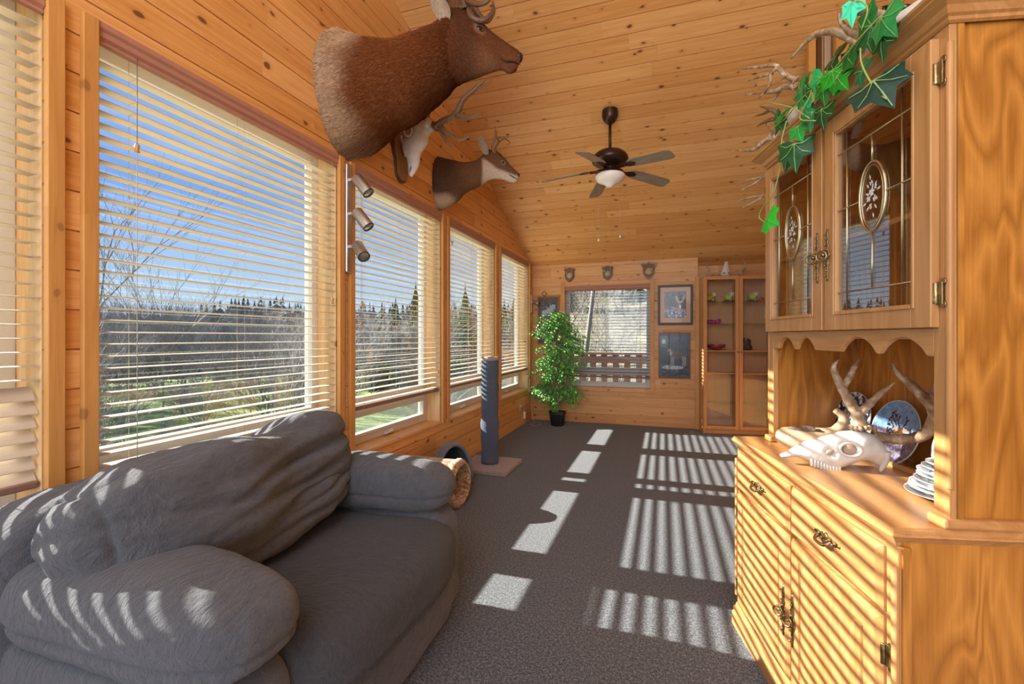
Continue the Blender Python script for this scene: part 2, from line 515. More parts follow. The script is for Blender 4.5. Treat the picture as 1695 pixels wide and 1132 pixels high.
bm = bmesh.new()
EO = (-1.376, -0.175, 0.52, 1.985)
for a0, a1, b0, b1 in [(-1.9, 0.44, 0, EO[2]), (-1.9, 0.44, EO[3], 2.6), (-1.9, EO[0], EO[2], EO[3]), (EO[1], 0.44, EO[2], EO[3])]:
    boards(bm, (0, VE, 0), X3, Z3, (0, -1, 0), a0, a1, b0, b1, 0.133, 0.0045, 0.009, 0.0015)
    box(bm, a0, a1, VE + 0.010, VE + 0.16, b0, b1, 1)
AO = (0.49, 1.28, 0.14, 2.04)
for a0, a1, b0, b1 in [(0.44, 1.5, 0, AO[2]), (0.44, 1.5, AO[3], 2.6), (0.44, AO[0], AO[2], AO[3]), (AO[1], 1.5, AO[2], AO[3])]:
    boards(bm, (0, VA, 0), X3, Z3, (0, -1, 0), a0, a1, b0, b1, 0.133, 0.0045, 0.009, 0.0015)
    box(bm, a0, a1, VA + 0.010, VA + 0.14, b0, b1, 1)
struct(mesh('wall_end', bm, [M_end, M_jamb]))

bm = bmesh.new()
boards(bm, (UR, 0, 0), Y3, Z3, (-1, 0, 0), -1.2, 6.85, 0.0, 4.75, 0.133)
box(bm, UR + 0.005, UR + 0.12, -1.2, 6.9, 0, 4.75, 1)
struct(mesh('wall_right', bm, [M_left, M_jamb]))

bm = bmesh.new()
O = Vector((0, VE, 2.31)); Nc = Vector((0, -SL * cs_, -cs_))
bmax = (VE - 0.9) / cs_
OFFC = Vector((0, VE, 2.31)).dot(CB) % 0.133
boards(bm, O - CB * OFFC, X3, CB, Nc, -2.0, 1.5, -0.26 + OFFC, bmax + OFFC, 0.133, 0.006, 0.013)
m4 = Matrix.Translation(O) @ Matrix([[1, 0, 0, 0], [0, CB.y, -Nc.y, 0], [0, CB.z, -Nc.z, 0], [0, 0, 0, 1]])
box(bm, -2.12, 1.55, -0.30, bmax, 0.015, 0.16, 1, m4)
ztop = ceil_z(0.9)
box(bm, -2.12, 1.55, -1.2, 0.92, ztop, ztop + 0.15, 0)
struct(mesh('ceiling', bm, [M_ceil, M_jamb]))

# upright casings beside each opening, sills, corner beads
ti = 0
def trim(bm, mat):
    global ti
    ti += 1
    return struct(mesh('trim_%d' % ti, bm, mat, bevel=0.003))
for v0, v1 in OPEN:
    for a, b in ((v0 - 0.046, v0), (v1, v1 + 0.046)):
        bm = bmesh.new(); box(bm, UL - 0.002, UL + 0.022, a, b, Z0 - 0.02, Z1); trim(bm, M_trimv)
    bm = bmesh.new(); box(bm, -2.06, UL + 0.012, v0, v1, Z0 - 0.022, Z0); trim(bm, M_trimh)
bm = bmesh.new(); box(bm, UL, UL + 0.02, VE - 0.02, VE, 0, 2.31); trim(bm, M_trimv)
def end_casing(o, v, w=0.055):
    for q in ((o[0] - w, o[0], o[2] - w, o[3] + w), (o[1], o[1] + w, o[2] - w, o[3] + w), (o[0], o[1], o[2] - w, o[2]), (o[0], o[1], o[3], o[3] + w)):
        bm = bmesh.new(); box(bm, q[0], q[1], v - 0.02, v + 0.003, q[2], q[3]); trim(bm, M_end if q[1] - q[0] > 0.2 else M_trimv)
end_casing(EO, VE)
bm = bmesh.new(); box(bm, 0.405, 0.46, VE - 0.022, VA, 0, 2.06); trim(bm, M_trimv)
# wood-clad return wall with layered trim above the hutch
bm = bmesh.new()
box(bm, 1.02, UR, 3.80, 3.96, 0, 4.2)
struct(mesh('wall_return', bm, M_trimv))
for x0, x1, y0, z0, m_ in ((0.985, 1.03, 3.74, 0.0, M_trimv), (1.045, 1.075, 3.775, 0.0, M_dwood), (1.09, 1.13, 3.77, 0.0, M_steel), (1.14, 1.24, 3.70, 0.0, M_trimv), (1.25, 1.28, 3.76, 0.0, M_mwood)):
    bm = bmesh.new(); box(bm, x0, x1, y0, 3.80, z0, 3.9); trim(bm, m_)

# ------------------------------------------------------------------ windows
wi = 0
def window(cx, cy, rz, W, z0, z1, zm0, zm1, crank=True):
    """local x along the wall, y towards the room, origin on the glass plane at z=0"""
    global wi
    wi += 1
    w = bpy.data.objects.new('window_%d' % wi, None); w['kind'] = 'structure'
    w.location = (cx, cy, 0); w.rotation_euler = (0, 0, rz); link(w)
    h = W / 2; f = 0.05
    bm = bmesh.new()
    for q in ((-h, -h + f, z0, z1), (h - f, h, z0, z1), (-h + f, h - f, z1 - f, z1), (-h + f, h - f, z0, z0 + f), (-h + f, h - f, zm0, zm1)):
        box(bm, q[0], q[1], -0.03, 0.025, q[2], q[3])
    mesh('window_frame', bm, M_vinyl, w, bevel=0.004)
    if zm0 > z0 + 0.1:
        bm = bmesh.new()
        g = 0.022
        for q in ((-h + f, -h + f + g, z0 + f, zm0), (h - f - g, h - f, z0 + f, zm0), (-h + f + g, h - f - g, zm0 - g, zm0), (-h + f + g, h - f - g, z0 + f, z0 + f + g)):
            box(bm, q[0], q[1], -0.02, 0.032, q[2], q[3])
        mesh('awning_sash', bm, M_vinyl, w, bevel=0.003)
        bm = bmesh.new(); box(bm, -h + f + g, h - f - g, -0.003, 0.003, z0 + f + g, zm0 - g); mesh('lower_pane', bm, M_glass2, w)
    bm = bmesh.new(); box(bm, -h + f, h - f, -0.003, 0.003, zm1, z1 - f); mesh('upper_pane', bm, M_glass, w)
    if crank:
        bm = bmesh.new()
        box(bm, -0.05, 0.05, 0.025, 0.045, z0 + 0.008, z0 + 0.035)
        tube(bm, [(-0.03, 0.05, z0 + 0.025), (0.01, 0.062, z0 + 0.03), (0.07, 0.06, z0 + 0.02)], [0.008, 0.006], 8)
        mesh('crank_handle', bm, M_white, w, bevel=0.003)
        bm = bmesh.new(); box(bm, h - f + 0.008, h - f + 0.03, 0.025, 0.045, zm0 - 0.12, zm0 - 0.04)
        mesh('lock_lever', bm, M_white, w, bevel=0.004)
    return w
for v0, v1 in OPEN:
    window(UG, (v0 + v1) / 2, R(-90), v1 - v0, Z0, Z1, 0.70, 0.815)
window((EO[0] + EO[1]) / 2, VE + 0.12, R(180), EO[1] - EO[0], EO[2], EO[3], 0.72, 0.80)
window((AO[0] + AO[1]) / 2, VA + 0.10, R(180), AO[1] - AO[0], AO[2], AO[3], 0.16, 0.20, False)

# ------------------------------------------------------------------ blinds
def blind(label, cx, cy, rz, W, ztop, zbot, pitch=0.0437, steep=0, depth=0.05, mat=None, tilt=0.0, group=None, valw=0.075, cords=True, tassels=((0.78, 0.30), (0.80, 0.62))):
    t = thing('window_blind', label, 'blind', (cx, cy, 0), rz, group)
    h = W / 2 - 0.006
    mat = mat or M_slat
    bm = bmesh.new()   # valance with a moulded face
    pr = [(0.028, 0.0), (0.040, 0.004), (0.036, 0.016), (0.046, 0.026), (0.044, 0.045), (0.052, 0.055), (0.050, valw), (0.030, valw)]
    prism(bm, [(-h - 0.004, y - 0.01, ztop - valw + z) for y, z in pr], (2 * h + 0.008, 0, 0))
    mesh('valance', bm, M_val, t)
    bm = bmesh.new(); box(bm, -h, h, -0.04, 0.014, ztop - 0.042, ztop - 0.004); mesh('head_rail', bm, M_vinyl, t)
    bm = bmesh.new()
    n = int((ztop - 0.07 - zbot - 0.02) / pitch)
    zz = zbot + 0.034
    for i in range(n):
        z = zz + i * pitch
        a = tilt + 0.012 * math.sin(i * 1.7)
        if i < steep: a = 0.95
        prof = []
        for s in (-1, -0.33, 0.33, 1):
            prof.append((s * depth / 2, 0.0018 * (1 - s * s)))
        pts = [(y * math.cos(a) + 0.0, z + q - y * math.sin(a)) for y, q in prof]
        lo = [(y, q - 0.0028) for y, q in pts]
        x0 = -h + 0.004 * math.sin(i * 2.3); x1 = h - 0.004 + 0.003 * math.sin(i * 3.1)
        sag = 0.0
        for P, Q, fl in ((pts, lo, 1),):
            A = [[bm.verts.new((x, y - 0.012, q)) for y, q in P] for x in (x0, x1)]
            B_ = [[bm.verts.new((x, y - 0.012, q)) for y, q in Q] for x in (x0, x1)]
            for k in range(3):
                bm.faces.new((A[0][k], A[1][k], A[1][k + 1], A[0][k + 1]))
                bm.faces.new((B_[0][k], B_[0][k + 1], B_[1][k + 1], B_[1][k]))
            for k in (0, 3):
                bm.faces.new((A[0][k], A[1][k], B_[1][k], B_[0][k]))
            for e_ in (0, 1):
                for k in range(3): bm.faces.new((A[e_][k], A[e_][k + 1], B_[e_][k + 1], B_[e_][k]))
    mesh('slats', bm, mat, t)
    bm = bmesh.new(); box(bm, -h, h, -0.038, 0.014, zbot - 0.006, zbot + 0.018); mesh('bottom_rail', bm, M_slatd if mat is M_slat else mat, t, bevel=0.005)
    if cords:
        bm = bmesh.new()
        for fx in (-0.78, 0.02, 0.78):
            for y in (-0.036, 0.012):
                tube(bm, [(fx * h, y, zbot), (fx * h, y, ztop - 0.04)], 0.0009, 4, straight=True)
            for i in range(n):
                z = zz + i * pitch - 0.003
                tube(bm, [(fx * h, -0.036, z), (fx * h, 0.012, z)], 0.0006, 3, straight=True)
            tube(bm, [(fx * h, 0.014, zbot + 0.02), (fx * h + 0.012, 0.018, zbot + 0.002), (fx * h, 0.016, zbot - 0.012)], 0.001, 4, n=3)
        mesh('ladder_cords', bm, M_cord, t)
        for fx, fz in tassels:
            zt = ztop - 0.05 - fz * (ztop - zbot)
            bm = bmesh.new(); tube(bm, [(fx * h, 0.030, ztop - 0.05), (fx * h, 0.030, zt)], 0.0011, 5, straight=True)
            c = mesh('pull_cord', bm, M_cord, t)
            bm = bmesh.new(); lathe(bm, [(0.002, 0.012), (0.006, 0.010), (0.009, 0.0), (0.006, -0.010), (0.009, -0.022), (0.002, -0.024)], (fx * h, 0.030, zt - 0.01), 12)
            mesh('tassel', bm, M_tassel, c, smooth=True)
    return t
BU = -1.905
lab = ['light wood slatted blind, nearest, cut off by the left photo edge, lower slats tilted shut',
       'widest-looking slatted blind behind the grey sofa, beside the triple spotlight',
       'slatted blind between the triple spotlight bar and the grey scratching post',
       'slatted blind directly behind the top of the grey scratching post',
       'slatted blind on the window wall nearest the far corner']
tas = [((-0.76, 0.24), (-0.76, 0.62)), ((0.80, 0.20), (0.80, 0.92), (-0.93, 0.50)), ((0.86, 0.52), (0.88, 0.60), (-0.9, 0.85)), ((0.90, 0.10), (0.90, 0.62)), ((0.85, 0.5),)]
for i, (v0, v1) in enumerate(OPEN):
    blind(lab[i], BU, (v0 + v1) / 2, R(-90), v1 - v0, Z1, 0.70 if i == 1 else 0.765, steep=7 if i == 0 else 0, tilt=0.0, tassels=tas[i])
blind('brown slatted blind on the end wall window behind the leafy plant', (EO[0] + EO[1]) / 2, VE + 0.03, R(180), EO[1] - EO[0], EO[3], 0.665, mat=M_slatd, tilt=0.05, cords=True, tassels=())
blind('reddish brown blind glimpsed in the gap left of the glass display cabinet', (AO[0] + AO[1]) / 2, VA - 0.0, R(180), AO[1] - AO[0], AO[3], 0.52, mat=M_slatd, tilt=1.0, cords=False)

# ------------------------------------------------------------------ sofa
S = thing('sofa', 'dark grey plush sofa with a slumped back cushion under the windows', 'sofa', (-1.35, 1.4, 0))
SO = Vector((-1.35, 1.4, 0))
def sp(x, y, z): return Vector((x, y, z)) - SO
def nz(v, k, s=0.0): return noise.noise(Vector((v.x * k + s, v.y * k, v.z * k)))
def soft(amp, k, seed, amp2=0.006):
    def f(v, q):
        return v * (1 + amp * nz(v, k, seed) / max(v.length, 0.05) * 1.0) + Vector(q).normalized() * amp2 * nz(v, k * 4, seed + 9)
    return f
bm = bmesh.new()
pillow(bm, sp(-1.30, 1.36, 0.17), (0.45, 0.52, 0.165), 7, 24, disp=soft(0.02, 3, 1))
mesh('base', bm, M_plush, S, smooth=True)
bm = bmesh.new()
pillow(bm, sp(-1.70, 1.28, 0.40), (0.155, 0.64, 0.385), 5, 24, disp=soft(0.03, 4, 2))
mesh('back_frame', bm, M_plush, S, smooth=True)
def seat_d(v, q):
    # bulging front roll, a seam low on the front face, slight dip
    v = v.copy()
    v.z += -0.02 * math.exp(-((v.x + 0.05) / 0.2) ** 2) * (q.z > 0)
    v += Vector(q).normalized() * (0.014 * nz(v, 3.0, 4) + 0.005 * nz(v, 11, 5) + 0.002 * nz(v, 34, 6))
    s = (v.z + 0.055)
    v.x -= 0.014 * math.exp(-(s / 0.012) ** 2) * (q.x > 0.6)
    return v
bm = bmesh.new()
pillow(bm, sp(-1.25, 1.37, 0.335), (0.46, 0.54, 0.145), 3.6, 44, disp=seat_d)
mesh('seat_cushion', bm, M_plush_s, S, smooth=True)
def arm_d(seed, seam):
    def f(v, q):
        v = v.copy()
        v += Vector(q).normalized() * (0.012 * nz(v, 4, seed) + 0.003 * nz(v, 16, seed) + 0.0015 * nz(v, 50, seed))
        c = 0.010 * math.exp(-((v.z + 0.03 - seam * v.x) / 0.008) ** 2)
        v -= Vector(q).normalized() * c
        return v
    return f
def arm(cx, cy, cz, hx, hy, hz, seed):
    bm = bmesh.new()
    pillow(bm, sp(cx, cy, cz), (hx, hy, hz), 2.9, 40, disp=arm_d(seed, 0.02))
    a = mesh('arm_pillow', bm, M_plush, S, smooth=True)
    return a
arm(-1.29, 0.825, 0.545, 0.44, 0.165, 0.12, 11)
bm = bmesh.new(); pillow(bm, sp(-1.30, 0.80, 0.24), (0.44, 0.135, 0.23), 6, 24, disp=soft(0.02, 3, 7)); mesh('arm_panel', bm, M_plush, S, smooth=True)
arm(-1.29, 1.80, 0.575, 0.41, 0.140, 0.115, 23)
bm = bmesh.new(); pillow(bm, sp(-1.30, 1.82, 0.25), (0.42, 0.105, 0.245), 6, 24, disp=soft(0.02, 3, 8)); mesh('arm_panel', bm, M_plush, S, smooth=True)
def cush_d(v, q):
    n_ = Vector(q).normalized()
    v = v.copy()
    t = v.y / 0.60
    # slump: the middle of the top edge dips, far end swells
    v.z += 0.055 * max(0, t - 0.15) ** 1.0 * (q.z > -0.2) * 1.2 - 0.05 * math.exp(-((t - 0.10) / 0.28) ** 2) * max(0, q.z)
    v.x += 0.07 * math.exp(-((t + 0.35) / 0.5) ** 2) * max(0, q.x)
    # long diagonal folds
    for a, b, c_, w, amp in ((0.10, 0.75, 0.30, 0.024, 0.050), (-0.35, 0.60, 0.32, 0.018, 0.034), (-0.72, 0.35, 0.30, 0.02, 0.022), (0.55, 0.9, 0.10, 0.03, 0.020), (-0.1, -0.5, -0.35, 0.018, 0.014)):
        z0 = a * 0.18 + b * 0.10 * t + 0.018 * math.sin(t * 5 + a * 9)
        m = math.exp(-((t - c_) / 0.55) ** 2)
        v -= n_ * amp * m * math.exp(-((v.z - z0) / w) ** 2) * (1 if q.x > -0.3 else 0)
    v -= n_ * 0.012 * math.exp(-((t + 0.80) / 0.012) ** 2) * (q.x > -0.5)
    v += n_ * (0.026 * nz(v, 5, 31) + 0.013 * nz(Vector((v.x, v.y * 0.45, v.z)), 15, 32) + 0.002 * nz(v, 45, 33))
    return v
bm = bmesh.new()
rot = Matrix.Rotation(R(-14), 3, 'Y') @ Matrix.Rotation(R(2), 3, 'X')
pillow(bm, sp(-1.46, 1.24, 0.70), (0.175, 0.54, 0.20), 3.0, 64, rot=rot, disp=cush_d)
mesh('back_cushion', bm, M_plush, S, smooth=True)
def low_d(v, q):
    n_ = Vector(q).normalized(); v = v.copy(); t = v.y / 0.5
    v.z += 0.05 * t
    for a, w, amp in ((0.35, 0.012, 0.016), (-0.25, 0.014, 0.016)):
        v -= n_ * amp * math.exp(-((v.z - 0.05 * t - a * 0.1 + 0.012 * math.sin(t * 6 + a)) / w) ** 2)
    v += n_ * (0.018 * nz(v, 6, 51) + 0.007 * nz(v, 18, 52) + 0.002 * nz(v, 45, 53))
    return v
bm = bmesh.new()
pillow(bm, sp(-1.40, 1.36, 0.565), (0.15, 0.38, 0.10), 2.6, 44, rot=Matrix.Rotation(R(-8), 3, 'Y') @ Matrix.Rotation(R(2), 3, 'X'), disp=low_d)
mesh('cushion_underfold', bm, M_plush, S, smooth=True)

# ------------------------------------------------------------------ hutch
PH = math.atan2(0.213, 0.977)
HO = Vector((0.49, 1.236, 0))
def hw(x, y, z):
    c, s = math.cos(PH), math.sin(PH)
    return Vector((HO.x + c * x - s * y, HO.y + s * x + c * y, z))
Hh = thing('china_hutch', 'honey oak china hutch with leaded glass doors, drawers and cupboard', 'cabinet', HO, PH)
LB, LU, D = 0.955, 0.895, 0.46
bm = bmesh.new()
box(bm, 0.025, D, 0.012, LB - 0.012, 0.05, 0.775)
mesh('base_carcass', bm, M_oakp, Hh)
bm = bmesh.new()
box(bm, 0.015, 0.03, 0.008, 0.052, 0.09, 0.765); box(bm, 0.015, 0.03, LB - 0.052, LB - 0.008, 0.09, 0.765)
box(bm, 0.018, 0.03, 0.452, 0.488, 0.09, 0.765)
box(bm, 0.018, 0.03, 0.05, LB - 0.05, 0.585, 0.605); box(bm, 0.018, 0.03, 0.05, LB - 0.05, 0.745, 0.77); box(bm, 0.018, 0.03, 0.05, LB - 0.05, 0.09, 0.115)
tube(bm, [(0.012, 0.012, 0.13), (0.012, 0.012, 0.72)], 0.008, 10, straight=True)
tube(bm, [(0.012, LB - 0.012, 0.13), (0.012, LB - 0.012, 0.72)], 0.008, 10, straight=True)
mesh('face_frame', bm, M_oakz, Hh, bevel=0.003)
bm = bmesh.new()
def frieze(bm, prof, x1, y0, y1):
    """moulding wrapped round the front and both ends: prof = (projection, z)"""
    for (p0, z0), (p1, z1) in zip(prof, prof[1:]):
        a = [(x1, y0 - p0, z0), (-p0, y0 - p0, z0), (-p0, y1 + p0, z0), (x1, y1 + p0, z0)]
        b = [(x1, y0 - p1, z1), (-p1, y0 - p1, z1), (-p1, y1 + p1, z1), (x1, y1 + p1, z1)]
        va = [bm.verts.new(p) for p in a]; vb = [bm.verts.new(p) for p in b]
        for i in range(3): bm.faces.new((va[i], va[i + 1], vb[i + 1], vb[i]))
        bm.faces.new((va[3], va[0], vb[0], vb[3]))
    for p, z in (prof[0], prof[-1]):
        bm.faces.new([bm.verts.new(q) for q in ((x1, y0 - p, z), (-p, y0 - p, z), (-p, y1 + p, z), (x1, y1 + p, z))])
frieze(bm, [(-0.022, 0.757), (-0.016, 0.762), (-0.012, 0.775), (-0.002, 0.788), (0.0, 0.790), (0.004, 0.793), (0.004, 0.797), (0.0, 0.800), (0.0, 0.806), (-0.004, 0.812)], D, 0, LB)
mesh('countertop', bm, M_oaky, Hh)
bm = bmesh.new()
frieze(bm, [(0.004, 0.0), (0.004, 0.055), (-0.002, 0.062), (0.0, 0.068), (0.0, 0.078), (-0.007, 0.085), (-0.010, 0.100), (-0.018, 0.108)], D, 0.002, LB - 0.002)
mesh('plinth', bm, M_oaky, Hh)
def pull(parent, c, ln, vertical, ring=True):
    """ornate cast pull: long pierced back plate with a ring or bail"""
    bm = bmesh.new()
    x, y, z = c
    st = []
    n = 18
    for i in range(n + 1):
        t = i / n * 2 - 1
        w = 0.0035 + 0.010 * (1 - abs(t)) ** 0.7 * (0.65 + 0.35 * math.cos(t * 19)) + (0.003 if abs(t) < 0.2 else 0)
        th = 0.002 + 0.004 * (1 - abs(t)) * (0.6 + 0.4 * math.cos(t * 23 + 1))
        p = Vector((x - th, y, z + t * ln / 2)) if vertical else Vector((x - th, y + t * ln / 2, z))
        st.append((p, Vector((x + 0.001, p.y, p.z)), w, Vector((0, 1, 0)) if vertical else Vector((0, 0, 1))))
    loft(bm, st, 10, 1)
    for i in range(9):
        t = -0.8 + 0.2 * i
        if abs(t) < 0.1: continue
        q = (x - 0.006, y + 0.004 * (-1) ** i, z + t * ln / 2) if vertical else (x - 0.006, y + t * ln / 2, z + 0.004 * (-1) ** i)
        lathe(bm, [(0.001, -0.004), (0.0045, 0), (0.001, 0.004)], q, 6)
    h = mesh('pull_plate', bm, M_brass, parent, smooth=True)
    bm = bmesh.new()
    if vertical:
        tube(bm, [(x - 0.006, y, z), (x - 0.018, y, z)], [0.007, 0.005], 8, straight=True)
        ringtube(bm, (x - 0.018, y, z - 0.004), (-0.008, 0.013, 0), (0, 0, 0.015), 0.0035, 8, 24)
        mesh('ring_pull', bm, M_brass, h, smooth=True)
    else:
        tube(bm, [(x - 0.004, y - 0.03, z), (x - 0.02, y - 0.02, z - 0.012), (x - 0.02, y + 0.02, z - 0.012), (x - 0.004, y + 0.03, z)], 0.0045, 8)
        mesh('bail_pull', bm, M_brass, h, smooth=True)
    return h
def hinge(parent, x, y, z):
    bm = bmesh.new()
    box(bm, x - 0.004, x + 0.002, y - 0.016, y, z - 0.026, z + 0.026)
    tube(bm, [(x - 0.006, y, z - 0.024), (x - 0.006, y, z + 0.024)], 0.006, 8, straight=True)
    lathe(bm, [(0.008, -0.002), (0.008, 0.002)], (x - 0.001, y - 0.016, z + 0.026), 12, axis=(1, 0, 0))
    lathe(bm, [(0.008, -0.002), (0.008, 0.002)], (x - 0.001, y - 0.016, z - 0.026), 12, axis=(1, 0, 0))
    mesh('hinge', bm, M_brass, parent, bevel=0.001)
def raised(bm, x, y0, y1, z0, z1, th=0.02, e=0.012, panel=None):
    """slab with bevelled lip; front face towards -x"""
    a = [(x, y0, z0), (x, y1, z0), (x, y1, z1), (x, y0, z1)]
    b = [(x - th * 0.45, y0, z0), (x - th * 0.45, y1, z0), (x - th * 0.45, y1, z1), (x - th * 0.45, y0, z1)]
    c = [(x - th, y0 + e, z0 + e), (x - th, y1 - e, z0 + e), (x - th, y1 - e, z1 - e), (x - th, y0 + e, z1 - e)]
    loops = [a, b, c]
    if panel:
        for off, dx in panel:
            loops.append([(x - th + dx, y0 + off, z0 + off), (x - th + dx, y1 - off, z0 + off), (x - th + dx, y1 - off, z1 - off), (x - th + dx, y0 + off, z1 - off)])
    vs = [[bm.verts.new(p) for p in l] for l in loops]
    for p, q in zip(vs, vs[1:]):
        for i in range(4): bm.faces.new((p[i], p[(i + 1) % 4], q[(i + 1) % 4], q[i]))
    bm.faces.new(vs[-1]); bm.faces.new(vs[0][::-1])
for y0, y1, near in ((0.045, 0.462, True), (0.478, LB - 0.045, False)):
    bm = bmesh.new(); raised(bm, 0.018, y0, y1, 0.600, 0.752)
    d_ = mesh('drawer', bm, M_oaky, Hh)
    pull(d_, (-0.003, (y0 + y1) / 2, 0.678), 0.125, False)
    bm = bmesh.new(); raised(bm, 0.018, y0, y1, 0.108, 0.588, panel=[(0.055, 0.0), (0.058, 0.006), (0.064, 0.006), (0.067, 0.001), (0.098, -0.003)])
    d_ = mesh('cupboard_door', bm, M_oakz, Hh)
    yc = y1 - 0.022 if near else y0 + 0.022
    pull(d_, (-0.003, yc, 0.33), 0.17, True)
    yh = y0 if near else y1
    for z in (0.50, 0.19): hinge(d_, 0.014, yh if near else yh + 0.016, z)
bm = bmesh.new(); box(bm, 0.022, 0.042, 0.004, 0.014, 0.10, 0.765); mesh('corner_post', bm, M_oakp, Hh, bevel=0.002)
# upper unit
XU = 0.118
def ubox(name, q, m, bev=0.002):
    bm = bmesh.new(); box(bm, *q); return mesh(name, bm, m, Hh, bevel=bev)
ubox('side_panel', (XU + 0.018, D, 0.012, 0.03, 0.812, 1.96), M_oakp)
ubox('side_panel', (XU + 0.018, D, LU - 0.03, LU - 0.012, 0.812, 1.96), M_oakp)
ubox('corner_post', (XU + 0.012, XU + 0.032, 0.005, 0.014, 0.83, 1.94), M_oakp)
ubox('back_panel', (D - 0.02, D - 0.008, 0.03, LU - 0.03, 0.812, 1.96), M_oakp)
ubox('cupboard_floor', (XU + 0.01, D - 0.02, 0.03, LU - 0.03, 1.235, 1.255), M_oaky)
ubox('cupboard_shelf', (XU + 0.03, D - 0.02, 0.03, LU - 0.03, 1.545, 1.56), M_oaky)
ubox('cupboard_top', (XU + 0.01, D, 0.03, LU - 0.03, 1.94, 1.96), M_oaky)
bm = bmesh.new()
box(bm, XU, XU + 0.02, 0.005, 0.048, 0.812, 1.95); box(bm, XU, XU + 0.02, LU - 0.048, LU - 0.005, 0.812, 1.95)
box(bm, XU + 0.001, XU + 0.02, 0.44, 0.478, 1.25, 1.95); box(bm, XU + 0.001, XU + 0.02, 0.04, LU - 0.04, 1.915, 1.96)
tube(bm, [(XU + 0.004, 0.009, 0.90), (XU + 0.004, 0.009, 1.90)], 0.0075, 10, straight=True)
tube(bm, [(XU + 0.004, LU - 0.009, 0.90), (XU + 0.004, LU - 0.009, 1.90)], 0.0075, 10, straight=True)
mesh('upper_face_frame', bm, M_oakz, Hh, bevel=0.002)
# base shoes where the upper unit stands on the counter
for y0, y1 in ((-0.002, 0.052), (LU - 0.052, LU + 0.002)):
    ubox('base_shoe', (XU - 0.014, D, y0, y1, 0.812, 0.836), M_oaky, 0.006)
# scalloped rail
bm = bmesh.new()
top = 1.262; bot = 1.195
pts = [(0.045, top)]
pts.append((0.045, bot))
def arch(y0, y1):
    return [(y0 + (y1 - y0) * i / 10, bot + 0.045 * math.sin(math.pi * i / 10) ** 0.75) for i in range(11)]
Lr = LU - 0.09
for a, b in ((0.03, 0.24), (0.25, 0.46)): pts += [(0.045 + Lr * 0.98 * p, z) for p, z in arch(a, b)]
for a, b in ((0.62, 0.78), (0.79, 0.95)): pts += [(0.045 + Lr * p, z) for p, z in arch(a, b)]
pts += [(LU - 0.045, bot), (LU - 0.045, top)]
prism(bm, [(XU, y, z) for y, z in pts], (0.018, 0, 0))
mesh('scalloped_rail', bm, M_oaky, Hh, bevel=0.003)
bm = bmesh.new()
q = [(XU * -1 + 0.0, 0)]
def crown(bm, prof):
    for (p0, z0), (p1, z1) in zip(prof, prof[1:]):
        x1 = D
        a = [(x1, 0.005 - p0, z0), (XU - p0, 0.005 - p0, z0), (XU - p0, LU - 0.005 + p0, z0), (x1, LU - 0.005 + p0, z0)]
        b = [(x1, 0.005 - p1, z1), (XU - p1, 0.005 - p1, z1), (XU - p1, LU - 0.005 + p1, z1), (x1, LU - 0.005 + p1, z1)]
        va = [bm.verts.new(p) for p in a]; vb = [bm.verts.new(p) for p in b]
        for i in range(3): bm.faces.new((va[i], va[i + 1], vb[i + 1], vb[i]))
        bm.faces.new((va[3], va[0], vb[0], vb[3]))
    p, z = prof[-1]
    bm.faces.new([bm.verts.new(q) for q in ((D, 0.005 - p, z), (XU - p, 0.005 - p, z), (XU - p, LU - 0.005 + p, z), (D, LU - 0.005 + p, z))])
crown(bm, [(0.002, 1.938), (0.008, 1.942), (0.008, 1.950), (0.014, 1.954), (0.020, 1.968), (0.036, 1.980), (0.042, 1.983), (0.042, 1.988), (0.050, 1.992), (0.050, 2.0)])
mesh('crown_moulding', bm, M_oaky, Hh)
